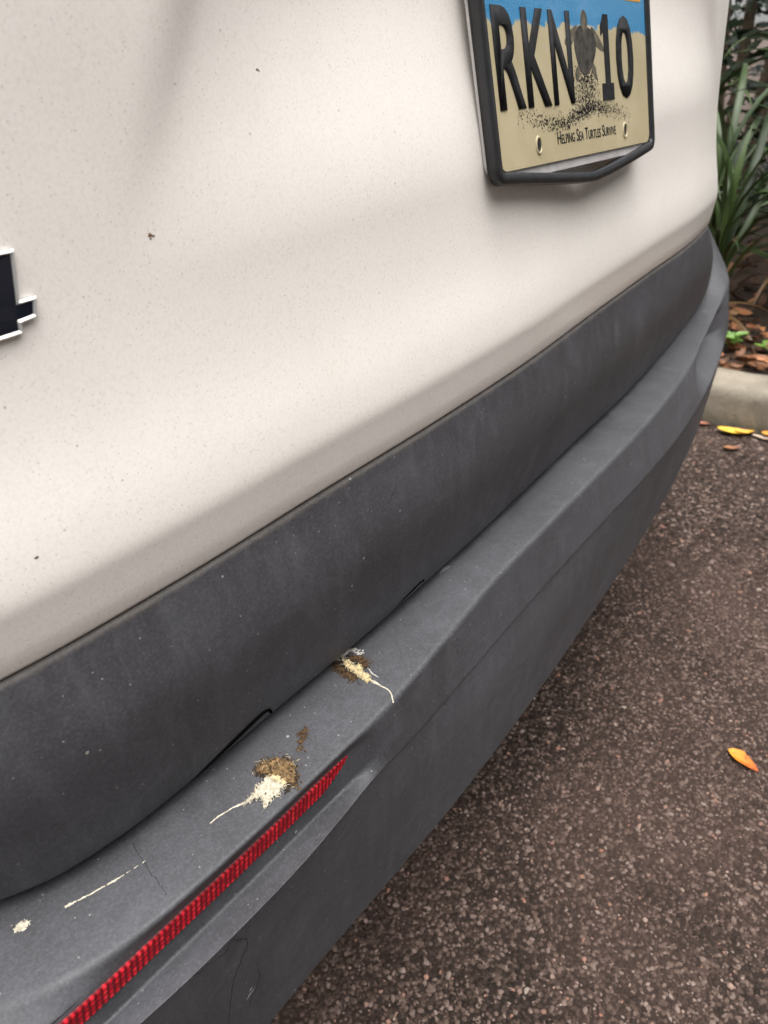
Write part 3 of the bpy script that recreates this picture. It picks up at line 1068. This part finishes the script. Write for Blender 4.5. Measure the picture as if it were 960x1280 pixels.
for o in (crust('stain', [(-.379, .011), (-.3845, -.004), (-.384, -.016), (-.378, -.018), (-.372, -.010), (-.366, -.018), (-.358, -.012), (-.357, -.002), (-.363, .008)], DARKB, None, .0007, .0004, .003, .25),
          crust('white_crust', coreA, CREAM, None, .00036, .0028, .0022, .15),
          crust('brown_crust', [(-.3765, .0100), (-.3815, .003), (-.3835, -.006), (-.3825, -.014), (-.3775, -.0155), (-.3765, -.006)], BROWN, None, .00045, .0016, .0028, .45),
          crust('brown_crust', [(-.3655, .002), (-.3605, .003), (-.3575, -.004), (-.3595, -.0115), (-.3640, -.0150), (-.3650, -.008)], BROWN, None, .00045, .0014, .0028, .45),
          fibres('white_fibre', [(-.3705, -.004), (-.3720, -.012), (-.3735, -.02), (-.3690, .003)], 45, .0018, .006, .00016, -1.5, CHALK, None, .0012),
          crumbs('brown_crumb', brownA, 200, .0019, .0005, BROWN, None),
          crumbs('brown_crumb', brownA2, 90, .0019, .0005, BROWN, None),
          fibres('dry_fibre', brownA + brownA2, 70, .0022, .006, .00022, .6, BROWN, None),
          crumbs('chalky_grain', [(-.3676, .0096), (-.3629, .0088), (-.3583, .0084), (-.3560, .0068), (-.3546, .0051), (-.355, .0), (-.3655, .0095)], 150, .0014, .0009, GREYW, None),
          streak('tail', [(-.3741, -.0274), (-.3744, -.0353), (-.3742, -.0428), (-.3767, -.048), (-.3812, -.0526)], [.0015, .0008, .0005, .0005, .0006], CHALK, None),
          streak('thin_line', [(-.3647, -.0162), (-.3677, -.0224), (-.3682, -.0287)], [.0004, .0006, .0004], GREYW, None)):
    child_of(o, d1)

# second dropping, fibrous, above the reflector
d2 = empty('bird_dropping', (-.492, -.03, .5456))
tag(d2, 'fibrous dried cream and brown bird dropping just above the red reflector', 'bird dropping', 'dried droppings on the bumper step')
coreB = [(-.5125, -.0258), (-.5040, -.0262), (-.4985, -.0248), (-.4950, -.0215), (-.4930, -.0250), (-.4880, -.0235), (-.4836, -.0262), (-.4860, -.0300), (-.4830, -.0350), (-.4850, -.0405), (-.4900, -.0400), (-.4928, -.0434),
         (-.4955, -.0395), (-.5000, -.0415), (-.5080, -.0412), (-.5030, -.0370), (-.5025, -.0325), (-.5070, -.0300), (-.5130, -.0278)]
brownB = [(-.4857, -.0156), (-.4809, -.0147), (-.4774, -.0177), (-.475, -.023), (-.4693, -.0252), (-.4696, -.0305), (-.4743, -.0354), (-.4783, -.041), (-.4833, -.0209), (-.480, -.033)]
inB = [(-.4975, -.029), (-.492, -.028), (-.488, -.031), (-.494, -.036), (-.499, -.034), (-.487, -.037), (-.496, -.0385)]
for o in (crust('stain', [(-.492, -.016), (-.486, -.011), (-.476, -.012), (-.466, -.021), (-.466, -.034), (-.476, -.046), (-.490, -.045), (-.486, -.03)], DARKB, None, .0008, .0004, .004, .2),
          crust('white_crust', coreB, CHALK, None, .00036, .0030, .0028, .34),
          crust('brown_crust', [(-.4895, -.0150), (-.4830, -.0110), (-.4750, -.0140), (-.4680, -.0220), (-.4665, -.0320), (-.4730, -.0390), (-.4790, -.0440), (-.4830, -.0380), (-.4835, -.0290), (-.4855, -.0215)], TAN, None, .00045, .0020, .0034, .50),
          fibres('white_fibre', inB, 30, .0018, .0040, .00015, 2.4, CHALK, None, .0014),
          crumbs('brown_fleck', inB + brownB[4:8], 120, .0036, .00042, BROWN, None),
          crust('white_smear', [(-.4895, -.0225), (-.4830, -.0245), (-.4790, -.0300), (-.4800, -.0370), (-.4850, -.0415), (-.4880, -.0360), (-.4865, -.0290)], CREAM, None, .00042, .0019, .0030, .42),
          fibres('dry_fibre', brownB + inB[:3], 60, .0026, .0042, .00016, 1.6, CREAM, None, .0014),
          fibres('brown_fibre', brownB, 80, .0028, .0040, .00018, 1.2, BROWN, None, .0016),
          crumbs('brown_crumb', brownB, 260, .0030, .0006, BROWN, None),
          crumbs('brown_lump', [(-.4807, -.0475), (-.4795, -.0455)], 14, .0007, .0011, BROWN, None),
          streak('tail', [(-.5100, -.0263), (-.5171, -.0225), (-.5201, -.0219), (-.5255, -.0201), (-.5333, -.0193)], [.0010, .0005, .0003, .0006, .0004], CHALK, None)):
    child_of(o, d2)

d3 = empty('bird_dropping', (-.447, -.021, .5456))
tag(d3, 'small brown smear on the bumper step between the two big droppings', 'bird dropping', 'dried droppings on the bumper step')
brC = [(-.4402, -.017), (-.4456, -.018), (-.4457, -.0219), (-.4512, -.0225), (-.4549, -.0264), (-.449, -.022), (-.443, -.018)]
for o in (crumbs('brown_crust', brC, 150, .0012, .0006, BROWN, None), fibres('dry_fibre', brC, 40, .0015, .005, .00020, .7, BROWN, None, .001)):
    child_of(o, d3)

ds = empty('dropping_streak', (-.60, 0, .5456))
tag(ds, 'thin broken white streak on the left end of the bumper step', 'dropping streak')
for pts, rr in (([(-.6211, .0085), (-.6185, .0074), (-.6150, .0060)], [.0007, .0009, .0004]), ([(-.6143, .0056), (-.6060, .0024), (-.5990, .0001)], [.0005, .0006, .0004]),
                ([(-.5982, -.0002), (-.5930, -.0020), (-.5880, -.0033)], [.0005, .0007, .0003]), ([(-.5862, -.0037), (-.5840, -.0043)], [.0003, .0002]), ([(-.5815, -.0049), (-.5790, -.0055)], [.0003, .0002]), ([(-.5765, -.0061), (-.5744, -.0066)], [.0003, .0002])):
    child_of(streak('streak_piece', pts, rr, CHALK, None, None, .0003), ds)
o = crumbs('chalk_spot', [(-.6419, .0186), (-.6449, .0195), (-.6405, .0180), (-.6430, .0178)], 90, .0011, .0009, CHALK, None)
del o['kind']
tag(o, 'small chalky white spot at the far left of the bumper step', 'chalk spot')

# cracks and scratches: thin tubes, dark along the cracks, children of what they run over
def groove(name, pts, rad, mat, parent, bv, jit=.0004):
    path = []
    for i in range(len(pts) - 1):
        for q in range(4):
            t = q / 4
            x = pts[i][0] + (pts[i + 1][0] - pts[i][0]) * t + rng.uniform(-1, 1) * jit
            z = pts[i][1] + (pts[i + 1][1] - pts[i][1]) * t + rng.uniform(-1, 1) * jit
            p = face(x, z, bv)
            if p is not None: path.append(p)
    p = face(pts[-1][0], pts[-1][1], bv)
    if p is not None: path.append(p)
    n = len(path)
    rr = [rad * (.35 + .65 * math.sin(math.pi * (i + .5) / n)) * rng.uniform(.6, 1.3) for i in range(n)]
    v, f = tube(path, rr, 6)
    return link(name, mesh(name, v, f), mat, parent)
GROOVE = simple('crack_dark', (.012, .011, .011), .9, .3, 200)
GAP_SHADE = simple('gap_shade', (.003, .003, .003), 1.0, .2, 50, Specular_IOR_Level=0.0)
PALE = simple('scuff_pale', (.17, .17, .175), .8, .3, 300)
groove('crack', [(-.592, .5018), (-.5885, .4981), (-.5836, .4982), (-.5765, .4959), (-.5699, .4932), (-.5642, .498), (-.5614, .4971), (-.5594, .4924), (-.5528, .485), (-.553, .4757),
                 (-.5589, .4665), (-.5637, .4571), (-.568, .4466), (-.5716, .4271), (-.5744, .4083), (-.577, .39)], .0004, GROOVE, bumper, B_BUMP)
groove('crack', [(-.5464, .4413), (-.5466, .4286), (-.5458, .4176), (-.5489, .4114), (-.5546, .4036), (-.5581, .3916)], .00036, GROOVE, bumper, B_BUMP)
groove('scuff', [(-.5591, .408), (-.5545, .4105), (-.5515, .412)], .0005, PALE, bumper, B_BUMP)
groove('scuff', [(-.556, .4145), (-.553, .4165)], .0004, PALE, bumper, B_BUMP)
groove('scratch', [(-.3084, .6806), (-.315, .6765), (-.3215, .6725)], .0003, GROOVE, trim, B_TRIM)
# small impressions on the step
for pts in ([(-.5717, .0102), (-.575, -.0058), (-.578, -.018), (-.5813, -.0346)],):
    o = streak('hairline', pts, [.0002] * len(pts), GROOVE, bumper, None, .0006)
# black tubes draw the shade in two lifted tongues of the trim's lower edge
def tongue(pts, rad):
    path = []
    for (x, dz) in pts:
        p = face(x, zD(x) + .0008 + dz, B_TRIM)
        if p is not None: path.append(p + Vector((0, .0004, 0)))
    P = np.array([tuple(p) for p in path])
    Q = catmull(P, 5)
    n = len(Q)
    rr = [rad * (.25 + .9 * math.sin(math.pi * min(.85, (i + 1) / n)) ** .8) for i in range(n)]
    v, f = tube([tuple(q) for q in Q], rr, 6)
    link('lifted_edge_shade', mesh('lifted_edge_shade', v, f), GAP_SHADE, trim)
tongue([(-.525, -.0005), (-.512, .0022), (-.500, .0045), (-.488, .0068), (-.476, .0088), (-.466, .0100), (-.459, .0100), (-.4545, .0075), (-.4520, .0025)], .0019)
tongue([(-.312, .0015), (-.297, .0042), (-.283, .0062), (-.272, .0070), (-.2675, .0058), (-.2670, .003)], .0011)
# pale chip on the step's inner corner
crust('chip', [(-.2323, .0045), (-.222, .0085), (-.213, .0045), (-.219, .0015)], PALE, bumper, .0007, .0008, .001)

# specks standing on the paint
def speck(x, z, s, mat, lab):
    p = face(x, z, B_TAIL)
    V, F = [], []
    for q in range(7):
        k = len(V)
        c = p + Vector((rng.gauss(0, s * .7), 0, rng.gauss(0, s * .4)))
        for (u, v, w_) in LUMP_V:
            V.append((c.x + u * s * rng.uniform(.5, 1.1), c.y - w_ * s * .4, c.z + v * s * rng.uniform(.4, .9)))
        F += [tuple(k + i for i in f) for f in LUMP_F]
    o = link('dirt_speck', mesh('dirt_speck', V, F), mat, None, smooth=False)
    tag(o, lab, 'dirt speck', 'specks of dirt on the tailgate')
MUD = simple('dried_mud', (.14, .075, .035), .9, .4, 300)
speck(-.4606, .8896, .0014, MUD, 'largest brown speck on the white tailgate, right of the badge')
speck(-.5704, .7660, .0008, DARKB, 'small dark speck near the lower left of the white tailgate')
speck(-.3617, .9547, .0008, DARKB, 'faint dark speck on the upper tailgate left of the plate')

# ------------------------------------------------------------------ fallen leaves
def leaf_mat(name, a, b, c):
    m = Mat(name)
    s = m.n('ShaderNodeSeparateXYZ'); m.l(m.tc.outputs['Generated'], s.inputs[0])
    f = m.math('ADD', m.math('MULTIPLY', s.outputs[0], .8), m.math('MULTIPLY', m.noise(90.0, 4), .35))
    col = m.ramp(f, [(.2, a), (.6, b), (1.0, c)])
    sp = m.ramp(m.noise(160.0, 4, .7), [(.56, 0.0), (.66, .8)])
    col = m.mix(sp, col, (.10, .045, .018))
    m.set(Base_Color=col, Roughness=.55, Normal=m.bump(m.noise(240.0, 3), .4, .001))
    return m.m
L_OR = leaf_mat('leaf_orange', (.75, .36, .03), (.70, .20, .012), (.45, .08, .01))
L_YE = leaf_mat('leaf_yellow', (.72, .46, .02), (.78, .52, .04), (.55, .30, .02))
L_BR = leaf_mat('leaf_brown', (.34, .15, .05), (.26, .10, .035), (.16, .06, .03))
L_PK = leaf_mat('leaf_russet', (.42, .17, .10), (.34, .12, .07), (.20, .08, .05))
L_PA = leaf_mat('leaf_pale', (.55, .44, .34), (.46, .35, .26), (.32, .22, .15))
def leaf_mesh(name, L, W, curl=.2, bend=0.0, fold=.25, n=14, tip=1.0):
    V = []
    for i in range(n + 1):
        t = i / n
        wd = W * (math.sin(math.pi * t ** .85) ** .75 + .02) * (1 - .15 * t) * (1 + .16 * noise.noise(Vector((t * 7, L * 300, 2))))
        ang = bend * (t - .5)
        cx, cy = (math.sin(ang) / bend * L if abs(bend) > .01 else (t - .5) * L), ((1 - math.cos(ang)) / bend * L if abs(bend) > .01 else 0)
        nx, ny = -math.sin(ang), math.cos(ang)
        z = curl * L * (2 * t - 1) ** 2 * .25
        for s in (-1, -.5, 0, .5, 1):
            V.append((cx + nx * s * wd / 2, cy + ny * s * wd / 2, z + fold * abs(s) * wd / 2 + .001))
    return mesh(name, V, grid_faces(n + 1, 5))
def fallen(mat, x, y, z, rz, L, W, lab, curl=.2, bend=0.0, fold=.25, tilt=0.0):
    o = link('fallen_leaf', leaf_mesh('fallen_leaf', L, W, curl, bend, fold), mat)
    o.location = (x, y, z); o.rotation_euler = (tilt, 0, rz)
    tag(o, lab, 'leaf', 'leaves fallen on the asphalt')
    return o
fallen(L_OR, .231, -.238, .003, R(-111), .052, .0225, 'bright orange leaf lying alone on the open asphalt', .10, .15, .5)
fallen(L_YE, 1.334, .088, .004, R(-70), .105, .034, 'curved yellow leaf lying on the asphalt against the kerb', .3, 1.5, .7)
fallen(L_BR, 1.245, .071, .004, R(-58), .046, .020, 'small brown leaf on the asphalt in front of the yellow one', .5, .2, .5)
fallen(L_PK, 1.352, .070, .004, R(-75), .060, .026, 'russet leaf between the yellow leaf and the kerb face', .5, .3, .6)
fallen(L_PA, 1.345, .020, .004, R(-96), .060, .016, 'pale dry leaf at the kerb by the right edge of the picture', .3, -.2, .5)
fallen(L_PK, 1.352, .178, .004, R(-70), .035, .020, 'small russet leaf at the kerb close beside the bumper', .4, .2, .5)
fallen(L_OR, 1.358, .008, .016, R(-80), .045, .014, 'small orange leaf propped on the kerb face beside the pale leaf', .2, .1, .4, .5)
# ------------------------------------------------------------------ planting bed: litter, weeds, strap leaves, shrubs
def litter():
    V, F, col = [], [], []
    r_ = random.Random(3)
    for _ in range(1700):
        x = 1.50 + abs(r_.gauss(0, .45)); y = r_.uniform(-1.2, 2.6)
        if x > 2.7: continue
        L = r_.uniform(.03, .075); W = L * r_.uniform(.3, .5)
        rz = r_.random() * 6.28; tl = r_.gauss(0, .45); tl2 = r_.gauss(0, .35)
        M_ = Matrix.Translation((x, y, bed_z(x, y) + r_.uniform(.004, .022))) @ Matrix.Rotation(rz, 4, 'Z') @ Matrix.Rotation(tl, 4, 'X') @ Matrix.Rotation(tl2, 4, 'Y')
        k = len(V)
        for i in range(6):
            t = i / 5
            wd = W * (math.sin(math.pi * t) ** .8 + .03)
            for s in (-1, 0, 1):
                V.append(M_ @ Vector(((t - .5) * L, s * wd / 2, L * .25 * (2 * t - 1) ** 2 * r_.uniform(.2, 1) + abs(s) * wd * .2)))
        F += [tuple(k + q for q in f) for f in grid_faces(6, 3)]
        col += [r_.random()] * 18
    me = mesh('leaf_litter', V, F)
    at = me.attributes.new('tone', 'FLOAT', 'POINT'); at.data.foreach_set('value', col)
    m = Mat('leaf_litter')
    a = m.n('ShaderNodeAttribute'); a.attribute_name = 'tone'
    m.set(Base_Color=m.ramp(a.outputs['Fac'], [(0, (.05, .025, .014)), (.40, (.17, .075, .032)), (.70, (.36, .145, .060)), (.92, (.48, .22, .085)), (1, (.45, .30, .16))]), Roughness=.6)
    o = link('leaf_litter', me, m.m)
    tag(o, 'russet and brown leaf litter covering the planting bed', 'leaf litter', kind='stuff')
litter()

def green(name, a, b, rough=.42):
    m = Mat(name)
    oi = m.n('ShaderNodeObjectInfo')
    f = m.math('ADD', m.math('MULTIPLY', oi.outputs['Random'], .6), m.math('MULTIPLY', m.noise(25.0, 3), .5))
    m.set(Base_Color=m.ramp(f, [(.2, a), (.9, b)]), Roughness=rough)
    m.b.inputs['Transmission Weight'].default_value = 0.0
    m.b.inputs['Subsurface Weight'].default_value = 0.0
    return m.m
G_STRAP = green('strap_leaf_green', (.012, .026, .007), (.060, .098, .026))
G_DRY = green('strap_leaf_dry', (.10, .055, .02), (.22, .13, .05))
G_WEED = green('weed_green', (.10, .22, .03), (.20, .36, .06))
G_SHRUB = green('shrub_green', (.012, .022, .010), (.030, .050, .020), .5)
STEM = simple('plant_stem', (.07, .05, .03), .9, .4, 60)

def strap_mesh(L, W, rise, droop, n=12):
    V = []
    for i in range(n + 1):
        t = i / n
        a = rise - droop * t ** 1.6
        if i == 0: x = z = 0.0
        else:
            x += math.cos(a) * L / n; z += math.sin(a) * L / n
        wd = W * (.55 + .45 * math.sin(math.pi * min(1, t * 1.4) / 1)) if t < .5 else W * (1 - ((t - .5) / .5) ** 1.8)
        wd = max(wd, .0006)
        nx, nz = -math.sin(a), math.cos(a)
        for s in (-1, 0, 1):
            lift = abs(s) * wd * .22
            V.append((x + nx * lift, s * wd / 2, z + nz * lift))
    return mesh('leaf', V, grid_faces(n + 1, 3))
STRAPS = [strap_mesh(L, W, rs, dr) for (L, W, rs, dr) in
          ((.55, .024, 1.35, 1.5), (.48, .022, 1.1, 1.7), (.62, .026, 1.25, 1.9), (.40, .020, .8, 1.3), (.52, .024, .55, 1.0), (.34, .018, 1.4, .8), (.45, .022, .25, .7))]
DRYS = [strap_mesh(.36, .016, .2, .9), strap_mesh(.30, .014, .45, 1.4)]
for me in STRAPS:
    me.materials.append(G_STRAP); me.polygons.foreach_set('use_smooth', [True] * len(me.polygons))
for me in DRYS:
    me.materials.append(G_DRY); me.polygons.foreach_set('use_smooth', [True] * len(me.polygons))
def strap_plant(x, y, h, n, lab, seed):
    r_ = random.Random(seed)
    z0 = bed_z(x, y)
    root = empty('strap_leaf_plant', (x, y, z0 - .01))
    tag(root, lab, 'plant', 'strap leaved plants in the bed')
    v, f = tube([(0, 0, -.02), (.01, 0, h * .5), (0, .01, h)], [.016, .014, .012], 8)
    link('stem', mesh('stem', v, f), STEM, root)
    for k in range(n):
        me = r_.choice(STRAPS)
        o = bpy.data.objects.new('leaf', me); C.objects.link(o); o.parent = root
        t = r_.random()
        o.location = (0, 0, h * (.15 + .85 * t))
        o.rotation_euler = (r_.gauss(0, .15), -.25 * t + r_.gauss(0, .1), k * 2.4 + r_.gauss(0, .3))
        s = r_.uniform(.75, 1.15); o.scale = (s, s * r_.uniform(.8, 1.2), s)
    for k in range(5):
        o = bpy.data.objects.new('leaf', r_.choice(DRYS)); C.objects.link(o); o.parent = root
        o.location = (0, 0, h * r_.uniform(.0, .25) + .02); o.rotation_euler = (0, .3, r_.random() * 6.28)
    return root
spots = [(1.80, .33, .30, 26, 'low strap leaved plant in front, its leaves touching the car outline'),
         (1.92, .04, .40, 30, 'strap leaved plant in the front row cut by the right edge'),
         (1.98, .42, .34, 34, 'tall strap leaved plant seen right beside the car above the bumper corner'),
         (2.10, .16, .48, 38, 'strap leaved plant at the right edge of the picture, arching towards the car'),
         (2.45, .72, .55, 30, 'strap leaved plant half hidden behind the tailgate edge'),
         (2.02, -.22, .30, 28, 'strap leaved plant just outside the right edge, nearest the camera'),
         (2.50, .30, .62, 30, 'dark strap leaved plant in the second row behind the bumper corner'),
         (2.05, .95, .40, 28, 'strap leaved plant in the bed beside the rear wheel'),
         (2.5, -.2, .5, 28, 'strap leaved plant in the second row near the right edge'),
         (2.10, 1.5, .36, 26, 'strap leaved plant in the bed beside the rear door'),
         (2.05, -.8, .38, 26, 'strap leaved plant standing furthest towards the viewer')]
for i, a in enumerate(spots): strap_plant(*a, seed=20 + i)

# two low weeds in front of the plants
WL = leaf_mesh('weed_leaf', .034, .020, .3, .2, .35, 8)
WL.materials.append(G_WEED); WL.polygons.foreach_set('use_smooth', [True] * len(WL.polygons))
for (x, y, n, sc, lab) in ((1.665, .212, 11, 1.15, 'bright green low weed on the leaf litter beside the bumper'), (1.675, .112, 8, 1.0, 'yellow green low weed at the right edge above the kerb')):
    root = empty('weed', (x, y, bed_z(x, y))); tag(root, lab, 'weed', 'small weeds in the bed')
    r_ = random.Random(int(x * 1000))
    for k in range(n):
        a = k * 2.4
        d = .010 + .022 * r_.random()
        o = bpy.data.objects.new('leaf', WL); C.objects.link(o); o.parent = root
        o.location = (math.cos(a) * d * sc, math.sin(a) * d * sc, .014 + .03 * r_.random())
        o.rotation_euler = (r_.gauss(0, .3), -.35 + r_.gauss(0, .2), a); o.scale = (sc, sc, sc)
    v, f = tube([(0, 0, -.01), (0, .002, .02), (.003, 0, .035)], [.002, .0018, .001], 6)
    link('stem', mesh('stem', v, f), G_WEED, root)

# shrubs closing the view behind the bed
def shrub_mesh(seed, h=2.3, rx=.75, n=5200, big=1.0):
    r_ = np.random.default_rng(seed)
    V = np.zeros((n, 4, 3))
    u = r_.random((n, 3))
    ang = u[:, 0] * 2 * np.pi
    zz = .05 + u[:, 1] * (h - .05)
    prof = np.sqrt(np.clip(1 - ((zz - h * .5) / (h * .56)) ** 2, .05, 1))
    rad = rx * prof * (1 - .55 * u[:, 2] ** 2) * (1 + .22 * np.sin(ang * 3 + zz * 4) + .12 * np.sin(ang * 7 - zz * 9))
    c = np.stack([rad * np.cos(ang), rad * np.sin(ang), zz], 1)
    d = r_.normal(size=(n, 3)); d[:, 2] = d[:, 2] * .5 - .2
    d /= np.linalg.norm(d, axis=1, keepdims=True)
    s = np.cross(d, r_.normal(size=(n, 3))); s /= np.linalg.norm(s, axis=1, keepdims=True)
    L = (.05 + .05 * r_.random(n))[:, None] * big; W = L * (.36 if big == 1.0 else .6)
    V[:, 0] = c - d * L * .5; V[:, 1] = c + s * W * .5; V[:, 2] = c + d * L * .5; V[:, 3] = c - s * W * .5
    F = np.arange(n * 4).reshape(n, 4)
    return mesh('foliage', V.reshape(-1, 3).tolist(), F.tolist())
SH = [shrub_mesh(s) for s in (1, 2, 3)]
labs = ['dark evergreen shrub behind the plants, nearest the viewer', 'dark evergreen shrub at the right edge behind the strap leaves', 'dark evergreen shrub straight behind the bumper corner',
        'dark evergreen shrub glimpsed beside the tailgate edge', 'dark evergreen shrub behind the car, fifth from the viewer', 'dark evergreen shrub furthest along the bed']
for i, (x, y, s) in enumerate(((3.15, -1.3, 1.0), (3.2, -.25, 1.1), (3.25, .75, 1.15), (3.2, 1.75, 1.05), (3.3, 2.8, 1.1), (3.2, 3.9, 1.1))):
    root = empty('evergreen_shrub', (x, y, bed_z(x, y)), i * 1.3)
    root.scale = (s, s, s)
    tag(root, labs[i], 'shrub', 'evergreen shrubs behind the bed')
    link('foliage', SH[i % 3] if i < 3 else SH[i % 3].copy(), G_SHRUB, root, smooth=False)
    for k in range(5):
        a = k * 1.26 + i
        v, f = tube([(0.05 * math.cos(a), .05 * math.sin(a), -.05), (.2 * math.cos(a), .2 * math.sin(a), .8), (.38 * math.cos(a + .3), .38 * math.sin(a + .3), 1.8)], [.025, .018, .006], 7)
        link('stem', mesh('stem', v, f), STEM, root)
# taller evergreens close behind, so that little sky light reaches the bed
labs = ['tall dark tree behind the shrubs, nearest the viewer', 'tall dark tree behind the bumper corner', 'tall dark tree behind the car']
TREE = shrub_mesh(9, 4.2, 1.5, 9000)
for i, (x, y) in enumerate(((4.6, -1.6), (4.5, .7), (4.6, 3.0))):
    root = empty('evergreen_tree', (x, y, bed_z(x, y)), i * 2.0)
    tag(root, labs[i], 'tree', 'evergreen trees behind the bed')
    v, f = tube([(0, 0, -.05), (.03, .02, 1.5), (0, .05, 3.4)], [.11, .08, .03], 9)
    link('trunk', mesh('trunk', v, f), STEM, root)
    link('crown', TREE if i == 0 else TREE, G_SHRUB, root, smooth=False).location = (0, 0, .4)

# trees added behind the viewer, unseen, to keep low sky light off the bumper
FAR = shrub_mesh(31, 5.2, 2.3, 7000, 3.2)
labs = ['added unseen tree behind the viewer, left of the group', 'added unseen tree behind the viewer, second from the left', 'added unseen tree behind the viewer, middle of the group',
        'added unseen tree behind the viewer, second from the right', 'added unseen tree behind the viewer, right of the group']
for i, (x, y) in enumerate(((-6.5, -3.0), (-4.6, -5.6), (-1.6, -6.6), (1.8, -6.4), (5.0, -5.4))):
    root = empty('added_shade_tree', (x, y, 0), i * 1.7)
    tag(root, labs[i], 'tree', 'added trees blocking low sky light')
    v, f = tube([(0, 0, -.05), (.05, .02, 1.5), (0, .05, 4.0)], [.16, .12, .05], 9)
    link('trunk', mesh('trunk', v, f), STEM, root)
    link('crown', FAR, G_SHRUB, root, smooth=False).location = (0, 0, 1.0)
